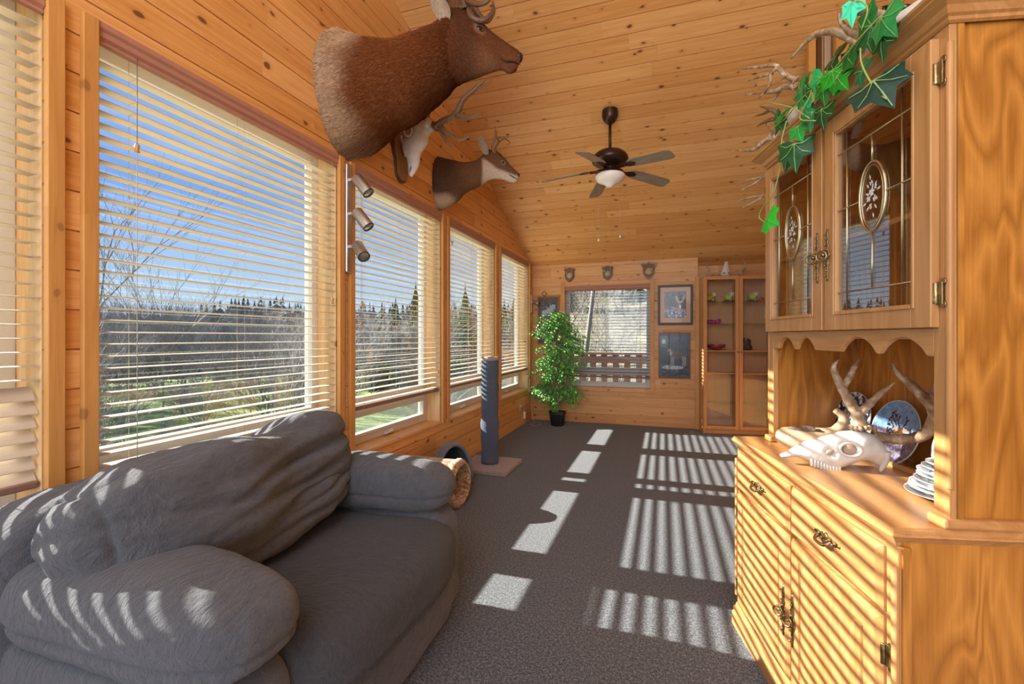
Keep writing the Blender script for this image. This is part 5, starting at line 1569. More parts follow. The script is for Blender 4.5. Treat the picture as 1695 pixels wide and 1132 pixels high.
def wolf_art(s, t):
    c = lerp3((0.06, 0.11, 0.17), (0.16, 0.30, 0.42), t * .9 + .25 * nn(s, t, 4))
    if s > .35: c = lerp3(c, (0.22, 0.27, 0.34), .5 + .5 * nn(s, t, 7, 2))
    if ell(s, t, .17, .83, .16, .14): c = lerp3(c, (0.45, 0.60, 0.66), .5)
    if ell(s, t, .17, .83, .065, .055): c = (0.78, 0.84, 0.78)
    if s > .3 and t > .45 and abs(nn(s * 1.0, t * .35, 16, 6)) < .035: c = (0.42, 0.47, 0.55)
    if t < .27 + .04 * math.sin(s * 9): c = lerp3((0.06, 0.10, 0.14), (0.30, 0.38, 0.46), .5 + nn(s, t * 2.5, 8))
    if ell(s, t, .44, .22, .34, .05) and nn(s, t * 2, 20, 3) > -.2: c = (0.66, 0.74, 0.80)
    fur_ = (0.16, 0.14, 0.14)
    if ell(s, t, .60, .50, .24, .085, -.06) or ell(s, t, .40, .55, .085, .10, .3) or ell(s, t, .79, .46, .08, .08): c = (0.20, 0.17, 0.17) if nn(s, t, 30) > 0 else (0.42, 0.38, 0.36)
    if seg(s, t, [(.84, .50), (.90, .40), (.88, .30)], .022): c = (0.30, 0.27, 0.27)
    for x in (.40, .46, .76, .82):
        if seg(s, t, [(x, .46), (x + .01, .35), (x - .005, .26)], .018): c = (0.60, 0.58, 0.56)
    if ell(s, t, .37, .645, .075, .055, -.2): c = (0.30, 0.27, 0.26)
    if ell(s, t, .345, .62, .04, .03): c = (0.72, 0.70, 0.66)
    if seg(s, t, [(.33, .69), (.325, .73)], .016) or seg(s, t, [(.42, .69), (.43, .73)], .016): c = (0.16, 0.13, 0.13)
    if ell(s, t, .39, .55, .05, .05): c = (0.66, 0.63, 0.60)
    if ell(s, t, .335, .655, .009, .007) or ell(s, t, .375, .655, .009, .007): c = (0.8, 0.7, 0.2)
    return c
a = wz(1089, 538); b = wz(1147, 468)
W_, H2 = b.x - a.x, 0.545
P0 = Vector((a.x, VE - .002, a.z))
T_ = thing('framed_deer_print', 'black framed print of a buck in a dark wood, right of the end window', 'picture', P0 + Vector((W_ / 2, 0, 0)))
def frame4(bm, w, h, th, d, y0=0.0, sh=0.0):
    for q in ((-w / 2, -w / 2 + th, 0, h), (w / 2 - th, w / 2, 0, h), (-w / 2 + th, w / 2 - th, 0, th), (-w / 2 + th, w / 2 - th, h - th, h)):
        box(bm, q[0], q[1], y0 - d, y0, q[2], q[3])
bm = bmesh.new(); frame4(bm, W_, H2, .030, .028); mesh('frame', bm, M_black, T_, bevel=.004)
bm = bmesh.new(); box(bm, -W_ / 2 + .02, W_ / 2 - .02, -.010, -.002, .02, H2 - .02); mesh('mat_board', bm, M_mat, T_)
bm = bmesh.new(); aw, ah = W_ * .62, H2 * .67; picture_grid(bm, (-aw / 2, -.0115, H2 * .17), (1, 0, 0), (0, 0, 1), aw, ah, 90, 110, deer_art); mesh('print', bm, M_art, T_)
bm = bmesh.new(); box(bm, -W_ / 2 + .028, W_ / 2 - .028, -.016, -.015, .028, H2 - .028); mesh('glazing', bm, glass('picture_glazing', (1, 1, 1), 1.18), T_)
a = wz(1090, 625); b = wz(1143, 550)
W_, H2 = b.x - a.x, b.z - a.z
T_ = thing('wolf_board', 'bluish painting of a grey wolf under the moon on three dark wooden boards', 'picture', Vector(((a.x + b.x) / 2, VE - .002, a.z)))
bm = bmesh.new()
for i in range(3):
    x0 = -W_ / 2 + W_ * i / 3
    box(bm, x0 + .001, x0 + W_ / 3 - .002, -.020, 0, 0, H2 + (0.0, .004, -.003)[i])
mesh('board_panel', bm, M_dwood, T_, bevel=.002)
for i in range(3):
    bm = bmesh.new()
    x0 = -W_ / 2 + W_ * i / 3
    s0, s1 = (i / 3 if i else .055), ((i + 1) / 3 if i < 2 else .945)
    picture_grid(bm, (-W_ / 2 + s0 * W_ + (.002 if i else 0), -.0206, .05 * H2), (1, 0, 0), (0, 0, 1), (s1 - s0) * W_ - (.004 if i < 2 else 0), H2 * .88, 34, 110, lambda s, t, s0=s0, s1=s1: wolf_art(s0 + s * (s1 - s0), .02 + t * .95))
    mesh('painted_face', bm, M_art, T_)
# tall frame with two prints behind the plant
a = wz(890, 570); b = wz(926, 490)
W_, H2 = b.x - a.x, b.z - a.z
T_ = thing('double_print_frame', 'brown frame holding two pale wildlife prints, half hidden by the leafy plant', 'picture', Vector(((a.x + b.x) / 2, VE - .002, a.z)))
bm = bmesh.new(); frame4(bm, W_, H2, .022, .022); mesh('frame', bm, M_mwood, T_, bevel=.003)
bm = bmesh.new(); box(bm, -W_ / 2 + .015, W_ / 2 - .015, -.008, -.002, .015, H2 - .015); mesh('mat_board', bm, plain('mat_slate', (0.12, 0.10, 0.11), .8), T_)
for z0 in (.10, .56):
    bm = bmesh.new(); picture_grid(bm, (-W_ * .30, -.0095, H2 * z0), (1, 0, 0), (0, 0, 1), W_ * .62, H2 * .30, 36, 40, lambda s, t: (0.62, 0.66, 0.74) if abs(t - .2 - s * .6) < .22 + .2 * nn(s, t, 8) else ((0.20, 0.23, 0.28) if nn(s, t, 9) > 0 else (0.42, 0.45, 0.5))); mesh('print', bm, M_art, T_)
# hanging ornament
c = wz(901, 486, 6.36)
T_ = thing('hanging_ornament', 'dark diamond shaped ornament on a thread in the far left corner', 'ornament', (c.x, 6.36, 2.36 + SL * .2))
zc_ = T_.location.z
bm = bmesh.new(); tube(bm, [(0, 0, 0), (0, 0, c.z + .03 - zc_)], .0008, 4, straight=True); mesh('thread', bm, M_cord, T_)
for dzv, r in ((0, .036), (-.135, .028)):
    bm = bmesh.new()
    P = [Vector((x * r, 0, c.z + dzv - zc_ + z * r * 1.15)) for x, z in ((1, 0), (0, 1), (-1, 0), (0, -1))]
    for i in range(4): tube(bm, [P[i], P[(i + 1) % 4]], .007, 6, straight=True)
    mesh('diamond', bm, M_antd, T_, smooth=True)
bm = bmesh.new(); tube(bm, [(0, 0, c.z - .04 - zc_), (0, 0, c.z - .10 - zc_)], .0012, 4, straight=True); mesh('link', bm, M_cord, T_)

# ------------------------------------------------------------------ leafy plant
PP = Vector((-1.415, 6.25, 0))
T_ = thing('potted_ficus', 'tall leafy green ficus tree in a black pot in front of the end window', 'plant', PP)
M_pot = plain('pot_black_plastic', (0.018, 0.02, 0.022), 0.35)
bm = bmesh.new(); lathe(bm, [(.085, 0), (.092, .01), (.112, .165), (.122, .168), (.122, .198), (.112, .198), (.108, .175), (.001, .172)], (0, 0, 0), 36); mesh('pot', bm, M_pot, T_, auto=35)
bm = bmesh.new(); pillow(bm, (0, 0, .166), (.105, .105, .015), 2.5, 10, disp=lambda v, q: v + Vector((0, 0, .004 * noise.noise(v * 60)))); mesh('soil', bm, plain('soil', (0.16, 0.12, 0.09), .95, nscale=80, nstr=.8, var=.4), T_, smooth=True)
bm = bmesh.new()
tube(bm, [(.0, 0, .16), (.01, 0, .5), (.03, .01, .9), (.0, 0, 1.2), (.02, 0, 1.45)], [.014, .012, .009, .006, .003], 8)
tube(bm, [(-.02, .01, .16), (-.01, .02, .5), (-.03, 0, .9), (-.02, 0, 1.2), (-.05, 0, 1.4)], [.012, .010, .008, .005, .003], 8)
rr = random.Random(21)
twigs = []
def pz(px, py):      # silhouette points of the plant as seen in the room
    return on_plane(px, py, PP, (0, 1, 0)) - PP
blobs = [  # centre px, radius px (x, y), count
    ((905, 535), (18, 16), 14), ((918, 527), (16, 12), 10), ((895, 550), (14, 12), 8), ((948, 545), (14, 14), 8), ((930, 528), (22, 15), 16), ((935, 560), (30, 22), 30), ((955, 570), (20, 22), 16), ((915, 580), (24, 18), 22), ((920, 600), (18, 16), 12),
    ((900, 610), (18, 16), 16), ((938, 598), (20, 16), 14), ((912, 628), (22, 16), 20), ((945, 618), (18, 14), 12), ((885, 642), (14, 8), 8), ((905, 650), (22, 12), 16), ((935, 645), (24, 14), 20), ((955, 652), (16, 16), 12), ((915, 672), (10, 12), 8), ((893, 600), (10, 10), 5), ((962, 598), (9, 10), 5), ((965, 578), (7, 7), 4), ((880, 645), (7, 4), 3)]
leafs = bmesh.new()
for (cx, cy), (rx, ry), n in blobs:
    for _ in range(int(n * 1.6)):
        a = rr.uniform(0, 6.28); q = math.sqrt(rr.random())
        px, py = cx + rx * q * math.cos(a), cy + ry * q * math.sin(a)
        e0 = pz(px, py); dep = rr.uniform(-1, 1) * (.05 + .13 * rx / 30)
        e0.y += dep
        e0.x = max(e0.x, UL + .05 - PP.x); e0.y = min(e0.y, VE - .06 - PP.y)
        s0 = Vector((0.01 * math.sin(e0.z * 4), 0, max(.3, e0.z - rr.uniform(.02, .12))))
        mid = s0.lerp(e0, .6) + Vector((0, 0, .05))
        tip = e0 + Vector((rr.uniform(-.02, .02), 0, -.02))
        tube(bm, [s0, mid, tip], [.003, .0012], 4, 4)
        for k in range(6):
            u = .45 + .6 * k / 5
            base = s0.lerp(mid, u / .6) if u < .6 else mid.lerp(tip, (u - .6) / .4)
            out = (e0 - s0); out.z = 0
            if out.length < .01: out = Vector((1, 0, 0))
            d = (out.normalized() * rr.uniform(.1, .8) + Vector((rr.uniform(-.7, .7), rr.uniform(-.9, .5), -rr.uniform(.15, 1.0)))).normalized()
            L_ = rr.uniform(.050, .078); w = L_ * .19
            up_ = Vector((rr.uniform(-.5, .5), rr.uniform(-.9, .1), 1)).normalized()
            sd = d.cross(up_).normalized(); nr = sd.cross(d)
            P = [base, base + d * L_ * .35 + sd * w - nr * .002, base + d * L_ * .7 + sd * w * .7 - nr * .006, base + d * L_ - nr * .014, base + d * L_ * .7 - sd * w * .7 - nr * .006, base + d * L_ * .35 - sd * w - nr * .002]
            m1, m2 = base + d * L_ * .35 - nr * .006, base + d * L_ * .7 - nr * .010
            V = [leafs.verts.new((max(p.x, UL + .025 - PP.x), min(p.y, VE - .03 - PP.y), p.z)) for p in P + [m1, m2]]
            for f in ((0, 1, 6), (1, 2, 7, 6), (2, 3, 7), (3, 4, 7), (4, 5, 6, 7), (5, 0, 6)): leafs.faces.new([V[i] for i in f]).smooth = True
mesh('stems', bm, M_bark, T_, smooth=True)
lf = leafs
me = bpy.data.meshes.new('foliage'); lf.to_mesh(me); lf.free(); me.materials.append(M_leafg)
link(bpy.data.objects.new('foliage', me), T_)

# ------------------------------------------------------------------ glass display cabinet
CA = R(8.5)
CO = Vector((0.49, 6.31, 0))
Cc = thing('display_cabinet', 'tall light wood display cabinet with two glass doors at the end wall', 'cabinet', CO, CA)
CW, CD, CH = 0.86, 0.27, 2.02
M_beech = pine('beech_veneer', Z3, X3, 50.0, light=(0.66, 0.34, 0.15), dark=(0.55, 0.25, 0.09), knot=0.0, rough=.4)
M_beechb = pine('beech_back', Z3, X3, 50.0, light=(0.62, 0.37, 0.22), dark=(0.54, 0.30, 0.17), knot=0.0, rough=.5)
M_shelfg = glass('shelf_glass', (0.80, 0.88, 0.84))
def cbox(name, q, m, bev=.002, par=None):
    bm = bmesh.new(); box(bm, *q); return mesh(name, bm, m, par or Cc, bevel=bev)
cbox('side_panel', (0, .018, .02, CD, 0, CH), M_beech); cbox('side_panel', (CW - .018, CW, .02, CD, 0, CH), M_beech)
cbox('back_panel', (.018, CW - .018, CD - .008, CD, .05, CH), M_beechb)
cbox('top_panel', (.018, CW - .018, .02, CD - .008, CH - .02, CH), M_beech)
cbox('bottom_panel', (.018, CW - .018, .02, CD - .008, .06, .08), M_beech)
cbox('plinth', (.018, CW - .018, .035, .05, 0, .06), M_beech)
cbox('centre_divider', (CW / 2 - .009, CW / 2 + .009, .04, CD - .008, .08, CH - .02), M_beech)
HW = CW / 2
shelf_z = [0.395, 0.78, 1.07, 1.415, 1.70]
for i, z in enumerate(shelf_z):
    for x0 in (.02, HW + .011):
        cbox('shelf', (x0, x0 + HW - .032, .05, CD - .012, z - (.006 if i > 2 or i == 0 else .016), z), M_shelfg if i > 2 or i == 0 else M_beech, .001)
for x0, kx in ((.002, 1), (HW + .002, 0)):
    x1 = x0 + HW - .004
    bm = bmesh.new(); f = .042
    for q in ((x0, x0 + f, .06, CH), (x1 - f, x1, .06, CH), (x0 + f, x1 - f, .06, .06 + f), (x0 + f, x1 - f, CH - f, CH)): box(bm, q[0], q[1], 0, .018, q[2], q[3])
    d_ = mesh('glass_door', bm, M_beech, Cc, bevel=.002)
    cbox('glass_pane', (x0 + f, x1 - f, .007, .011, .06 + f, CH - f), M_glass, 0, d_)
    bm = bmesh.new(); lathe(bm, [(.004, 0), (.004, .010), (.009, .014), (.009, .020), (.001, .022)], (x1 - .018 if kx else x0 + .018, 0, 1.05), 14, axis=(0, -1, 0)); mesh('knob', bm, M_mwood, d_, smooth=True)
def cw(x, y, z):
    c, s = math.cos(CA), math.sin(CA); return Vector((CO.x + c * x - s * y, CO.y + s * x + c * y, z))
M_ballg = plain('tennis_ball_yellow', (0.42, 0.62, 0.05), .9, nscale=200, nstr=.6, var=.1)
M_acr = glass('acrylic_case')
for x, hue, lab_ in ((.115, (0.50, 0.46, 0.03), 'dark yellow ball in a clear case at the left of the cabinet top shelf'), (.335, (0.45, 0.72, 0.10), 'lime green ball in a clear case just left of the cabinet centre'), (.63, (0.50, 0.66, 0.12), 'pale green ball in a clear case behind the right cabinet door')):
    p = cw(x, .14, shelf_z[4] + .001)
    t = thing('ball_display_case', lab_, 'display case', p, CA)
    bm = bmesh.new(); box(bm, -.062, .062, -.05, .05, 0, .012); mesh('case_base', bm, M_black, t, bevel=.002)
    bm = bmesh.new()
    for q in ((-.056, -.054, -.045, .045), (.054, .056, -.045, .045), (-.054, .054, -.045, -.043), (-.054, .054, .043, .045)): box(bm, *q, .012, .118)
    box(bm, -.056, .056, -.045, .045, .118, .120)
    mesh('clear_cover', bm, M_acr, t)
    bm = bmesh.new(); pillow(bm, (0, 0, .012 + .044), (.042, .042, .042), 2, 12)
    o = mesh('tennis_ball', bm, plain('ball_%.2f' % x, hue, .9, nscale=200, nstr=.5, var=.1), loc=p, smooth=True)
    o.rotation_euler = (0, 0, CA)
    tag(o, lab_.replace(' in a clear case', ', the ball itself,'), 'ball')
p = cw(.735, .12, shelf_z[4] + .001); bm = bmesh.new(); pillow(bm, (0, 0, .028), (.028, .028, .028), 2, 10); tag(mesh('red_ball', bm, plain('red_ball', (0.6, .06, .04), .4), loc=p, smooth=True), 'small red ball at the right end of the cabinet top shelf', 'ball')
# purple ornament, red bowl, dragon figurine
p = cw(.155, .14, shelf_z[3] + .001); bm = bmesh.new(); rr = random.Random(4)
for i in range(7): pillow(bm, (-.065 + .022 * i, .01 * (-1) ** i, .022 + .018 * rr.random()), (.028, .022, .026), 2, 7)
tag(mesh('purple_ornament', bm, plain('purple_glass', (0.36, 0.03, 0.26), .15, nscale=30, nstr=.4), loc=p, smooth=True), 'shiny purple lumpy ornament on the cabinet shelf below the balls', 'ornament')
p = cw(.185, .14, shelf_z[2] + .001); bm = bmesh.new()
n = 40; inner = []; outer = []
lathe(bm, [(.03, 0), (.035, .004), (.055, .02), (.095, .045), (.115, .062), (.111, .063), (.09, .048), (.05, .026), (.001, .012)], (0, 0, 0), n)
for v in bm.verts:
    r_ = math.hypot(v.co.x, v.co.y)
    if r_ > .06: v.co.z += .016 * math.sin(math.atan2(v.co.y, v.co.x) * 4) * (r_ - .06) / .05
tag(mesh('red_bowl', bm, plain('red_glass', (0.33, 0.025, 0.045), .12), loc=p, smooth=True), 'wavy dark red glass dish on the middle cabinet shelf', 'bowl')
p = cw(.56, .14, shelf_z[2] + .001)
t = thing('dragon_figurine', 'black winged dragon figurine on the middle shelf behind the right cabinet door', 'figurine', p, CA)
M_drag = plain('black_resin', (0.02, 0.025, 0.028), .3, nscale=60, nstr=.4)
bm = bmesh.new(); pillow(bm, (0, 0, .016), (.068, .04, .016), 3, 8, disp=lambda v, q: v * (1 + .15 * noise.noise(v * 60))); mesh('rock_base', bm, M_drag, t, smooth=True)
bm = bmesh.new()
tube(bm, [(.05, 0, .03), (.035, 0, .06), (0, -.01, .08), (-.01, -.01, .12), (-.03, -.01, .15), (-.05, -.01, .145)], [.006, .016, .026, .018, .011, .006], 10)
tube(bm, [(.03, 0, .05), (.06, 0, .035), (.065, .02, .05), (.05, .02, .065)], [.014, .009, .006, .002], 8)
for s_ in (-1, 1): tube(bm, [(-.005, s_ * .015, .075), (-.02, s_ * .03, .05), (-.015, s_ * .03, .028)], [.011, .008, .007], 8)
mesh('dragon_body', bm, M_drag, t, smooth=True)
for s_ in (-1, 1):
    bm = bmesh.new()
    W3 = [(0, s_ * .012, .105), (s_ * .03 - .01, s_ * .02, .16), (s_ * .065, s_ * .03, .13), (s_ * .055 + .005, s_ * .03, .105), (s_ * .045 + .01, s_ * .025, .09), (s_ * .03 + .01, s_ * .02, .075)]
    prism(bm, W3, (0, .003, 0)); mesh('wing', bm, M_drag, t)
bm = bmesh.new(); tube(bm, [(-.045, -.02, .04), (-.06, -.02, .12), (-.085, -.02, .20)], .0025, 6); mesh('twig_staff', bm, M_antd, t)
# small framed photo inside, reflected shape in the picture
p = cw(.12, CD - .02, 1.50)
bm = bmesh.new(); box(bm, -.05, .05, -.004, .004, 0, .14)
# skull with antlers on the cabinet
p = cw(.30, .13, CH)
T_ = thing('antlered_deer_skull', 'white skull with wide curved antlers on top of the display cabinet', 'skull', p, CA)
V_ = Vector
bm = bmesh.new()
def dent2(pp, t, th, c): return c + (pp - c) * (1 + .06 * noise.noise(pp * 45))
loft(bm, [(V_((0, -.02, .004)), V_((0, .05, .004)), .045, V_((1, 0, 0))), (V_((0, -.04, .03)), V_((0, .05, .035)), .060, V_((1, 0, 0))), (V_((0, -.045, .07)), V_((0, .03, .075)), .056, V_((1, 0, 0))), (V_((0.004, -.04, .11)), V_((0.004, .02, .115)), .042, V_((1, 0, 0))), (V_((.006, -.03, .16)), V_((.006, .01, .16)), .028, V_((1, 0, 0))), (V_((.008, -.02, .20)), V_((.008, .005, .20)), .018, V_((1, 0, 0)))], 24, 5, bumpf=dent2)
mesh('cranium', bm, M_bone, T_, smooth=True)
for s_ in (-1, 1):
    bm = bmesh.new(); pillow(bm, (s_ * .028, -.040, .052), (.013, .008, .012), 2, 8); mesh('eye_socket', bm, M_boned, T_, smooth=True)
    antler(T_, [([V_((s_ * .05, .01, .04)), V_((s_ * .10, -.01, .018)), V_((s_ * .17, -.03, .03)), V_((s_ * .215, -.04, .09)), V_((s_ * .235, -.03, .16)), V_((s_ * .215 - .01, -.02, .215))], [.015, .014, .013, .013, .011, .004]),
                ([V_((s_ * .16, -.03, .03)), V_((s_ * .18, -.05, .015)), V_((s_ * .20, -.07, .012))], [.008, .005, .002])], M_ant, 8)

# ------------------------------------------------------------------ cat furniture
SPx, SPy = -1.565, 4.02
T_ = thing('scratching_post', 'tall blue-grey carpeted cat scratching post on a square mauve base', 'cat scratching post', (SPx, SPy, 0))
M_pcar = plush('post_carpet', (0.085, 0.105, 0.15), 1.0, 0.9, .15, (90, 90, 90))
M_mauve = plush('mauve_plush', (0.30, 0.22, 0.21), 1.0, .4, .3, (50, 50, 50))
bm = bmesh.new(); box(bm, -.25, .245, -.25, .25, 0, .045); mesh('base', bm, M_mauve, T_, bevel=.012)
bm = bmesh.new()
pr = [(.080, .045)] + [(.080 + .003 * math.sin(i * 1.3) + (.007 if 6 < i < 12 else 0), .045 + i * .035) for i in range(1, 28)] + [(.082, 1.03)]
lathe(bm, pr, (0, 0, 0), 40)
for v in bm.verts: v.co += Vector((v.co.x, v.co.y, 0)).normalized() * .0025 * noise.noise(v.co * 35)
mesh('post', bm, M_pcar, T_, smooth=True)
bm = bmesh.new(); lathe(bm, [(.086, 0), (.088, .006), (.086, .028), (.074, .034), (.001, .035)], (0, 0, 1.02), 40)
for v in bm.verts: v.co.z += .004 * noise.noise(v.co * 30)
mesh('top_cap', bm, M_mauve, T_, smooth=True)

M_faux = None
def faux():
    g = G('caramel_faux_fur'); P = g.obj()
    f = g.noise(g.scl(P, (18, 30, 30)), 1.6, 4, .6, 1.6)
    c = g.ramp(f, [(.34, (0.07, 0.028, 0.012)), (.46, (0.34, 0.17, 0.075)), (.60, (0.66, 0.45, 0.27)), (.75, (0.78, 0.60, 0.42))])
    return g.bsdf(c, .9, g.bump(f, .9, .012), Sheen_Weight=.4)
M_faux = faux()
T_ = thing('cat_tunnel', 'caramel faux fur cat tunnel lying on the carpet behind the sofa arm', 'cat toy', (-1.60, 3.02, 0))
bm = bmesh.new()
RT = .165
prof = [(RT * .93, -.24), (RT, -.22), (RT * 1.0, 0), (RT * 1.0, .12), (RT * .95, .135), (RT * 1.03, .15), (RT * 1.06, .175), (RT * 1.02, .20), (RT * .90, .212), (RT * .78, .205), (RT * .74, .18), (RT * .74, -.22), (RT * .93, -.24)]
lathe(bm, prof, (0, 0, RT * 1.04), 44, axis=(1, 0, 0), cap=False)
for v in bm.verts:
    c_ = Vector((v.co.x, 0, RT * 1.04)); r_ = v.co - c_
    v.co = c_ + r_ * (1 + .05 * noise.noise(v.co * 16) + .03 * noise.noise(v.co * 40))
    v.co.z = max(v.co.z, .002)
mesh('tunnel_body', bm, M_faux, T_, smooth=True)

T_ = thing('cat_cave_bed', 'grey hooded cat cave bed against the window wall beyond the caramel tunnel', 'cat bed', (-1.70, 3.45, 0))
M_hood = plush('hood_grey', (0.15, 0.17, 0.20), 1.0, .3, .2, (60, 60, 60))
M_hin = plush('hood_lining', (0.03, 0.045, 0.055), 1.0, .6, .2, (30, 30, 30))
bm = bmesh.new()
def arch_ring(x, s, inset=0.0):
    pts = []
    for i in range(25):
        a = math.pi * i / 24
        yy = -math.cos(a); zz = math.sin(a)
        pts.append(Vector((x, yy * (.165 * s - inset) * (1 if zz < .6 else .97), .005 + (zz ** .75) * (.36 * s - inset))))
    return pts
R0 = [arch_ring(x, s) for x, s in ((-.12, .62), (-.10, .82), (-.04, .96), (.05, 1.0), (.095, .98))]
R0 += [arch_ring(.098, .98, .012), arch_ring(.090, .98, .022)]
R1 = [arch_ring(x, s, .024) for x, s in ((.05, 1.0), (-.04, .96), (-.08, .82))]
VV = [[bm.verts.new(p) for p in r_] for r_ in R0 + R1]
for a, b in zip(VV, VV[1:]):
    for i in range(24):
        f = bm.faces.new((a[i], a[i + 1], b[i + 1], b[i])); f.smooth = True
        f.material_index = 1 if VV.index(b) > 6 else 0
bm.faces.new(VV[0]); f = bm.faces.new(VV[-1]); f.material_index = 1
bmesh.ops.rotate(bm, verts=bm.verts, cent=(0, 0, 0), matrix=Matrix.Rotation(R(-38), 3, 'Z'))
mesh('hood', bm, [M_hood, M_hin], T_, smooth=True)
bm = bmesh.new(); tube(bm, [Matrix.Rotation(R(-38), 3, 'Z') @ p for p in arch_ring(.098, .98, .004)], .008, 8, straight=True); mesh('opening_piping', bm, M_hood, T_, smooth=True)
bm = bmesh.new(); pillow(bm, (0, 0, .03), (.07, .11, .03), 3, 12); mesh('bed_cushion', bm, M_hin, T_, smooth=True)

# ------------------------------------------------------------------ outlet, adapter, cords
p = on_plane(861, 673, (UL, 0, 0), (1, 0, 0))
T_ = thing('wall_outlet', 'cream electrical outlet plate low on the window wall near the plant', 'outlet', (UL, p.y, p.z - .06))
bm = bmesh.new(); box(bm, 0, .006, -.038, .038, 0, .12); mesh('cover_plate', bm, plain('ivory', (0.62, .52, .40), .5), T_, bevel=.003)
bm = bmesh.new(); box(bm, .006, .028, -.014, .014, .055, .085); mesh('plug', bm, M_cord, T_, bevel=.003)
p2 = on_plane(870, 687, (UL + .03, 0, 0), (1, 0, 0))
bm = bmesh.new(); box(bm, -.014, .014, -.03, .03, -.05, .05); tag(mesh('power_adapter', bm, M_white, loc=(UL + .018, p2.y, p2.z + .0), bevel=.005), 'white power adapter hanging on its cord beside the outlet', 'power adapter')
bm = bmesh.new()
q0 = Vector((UL + .03, p.y, p.z + .01)); q1 = Vector((UL + .02, p2.y, p2.z + .05))
tube(bm, [q0, q0 + Vector((.03, .08, .01)), q1 + Vector((.0, -.02, .08)), q1], .003, 6)
tag(mesh('adapter_cord', bm, M_cord), 'short beige cord from the outlet to the white adapter', 'cord')
bm = bmesh.new()
tube(bm, [(UL + .012, 6.49, 1.60), (UL + .012, 6.47, 1.0), (UL + .03, 6.46, .5), (UL + .04, 6.40, .2), (UL + .10, 6.36, .006), (UL + .22, 6.25, .004), (UL + .20, 6.12, .004), (UL + .08, 6.18, .004), (UL + .12, 6.28, .004)], .0028, 6)
tag(mesh('lamp_cord', bm, M_cord), 'pale cord running down from the small corner spotlight bar to the carpet', 'cord')
bm = bmesh.new()
tube(bm, [(UL + .006, 2.345, 1.62), (UL + .006, 2.348, 1.2), (UL + .006, 2.343, .8), (UL + .006, 2.347, .4)], .0028, 6)
tag(mesh('lamp_cord', bm, M_cord), 'white cord running down the post below the three big spotlights', 'cord')

# ------------------------------------------------------------------ outside: lawn, hillside, deck rail, trees
def grass(name, a, b, sc1):
    g = G(name); P = g.obj()
    f = g.noise(P, sc1, 5, .65); f2 = g.noise(P, sc1 * 14, 3, .7)
    c = g.ramp(g.M('ADD', g.M('MULTIPLY', f, .6), g.M('MULTIPLY', f2, .4)), [(.38, a), (.62, b)])
    return g.bsdf(c, 1.0, g.bump(f2, .8, .05), Specular_IOR_Level=.1)
GZ = -2.7
bm = bmesh.new()
n = 60
V = [[None] * (n + 1) for _ in range(n + 1)]
for i in range(n + 1):
    for j in range(n + 1):
        x = -3.2 - (i / n) ** 1.8 * 150; y = -40 + 190 * j / n
        z = GZ + .25 * noise.noise(Vector((x * .1, y * .1, 0))) + .02 * max(0, -x - 60) * 1.2
        V[i][j] = bm.verts.new((x, y, z))
for i in range(n):
    for j in range(n): bm.faces.new((V[i][j], V[i + 1][j], V[i + 1][j + 1], V[i][j + 1])).smooth = True
lawn = mesh('ground', bm, grass('lawn_green', (0.07, 0.10, 0.035), (0.22, 0.31, 0.08), .25))
lawn['kind'] = 'structure'
bm = bmesh.new()
V = [[None] * (n + 1) for _ in range(n + 1)]
for i in range(n + 1):
    for j in range(n + 1):
        x = -24 + 54 * i / n; y = 8.6 + 60 * (j / n) ** 1.4
        k = smooth(9, 30, y)
        z = GZ + 1.2 + k * 6.0 + .05 * max(0, y - 30) + .35 * noise.noise(Vector((x * .25, y * .25, 3)))
        z = GZ - .5 + (z - GZ + .5) * smooth(-.33, -.245, x / y)
        V[i][j] = bm.verts.new((x, y, z))
for i in range(n):
    for j in range(n): bm.faces.new((V[i][j], V[i + 1][j], V[i + 1][j + 1], V[i][j + 1])).smooth = True
hill = mesh('hillside', bm, grass('dry_hillside_grass', (0.13, 0.12, 0.075), (0.36, 0.33, 0.215), 1.3))
hill['kind'] = 'structure'

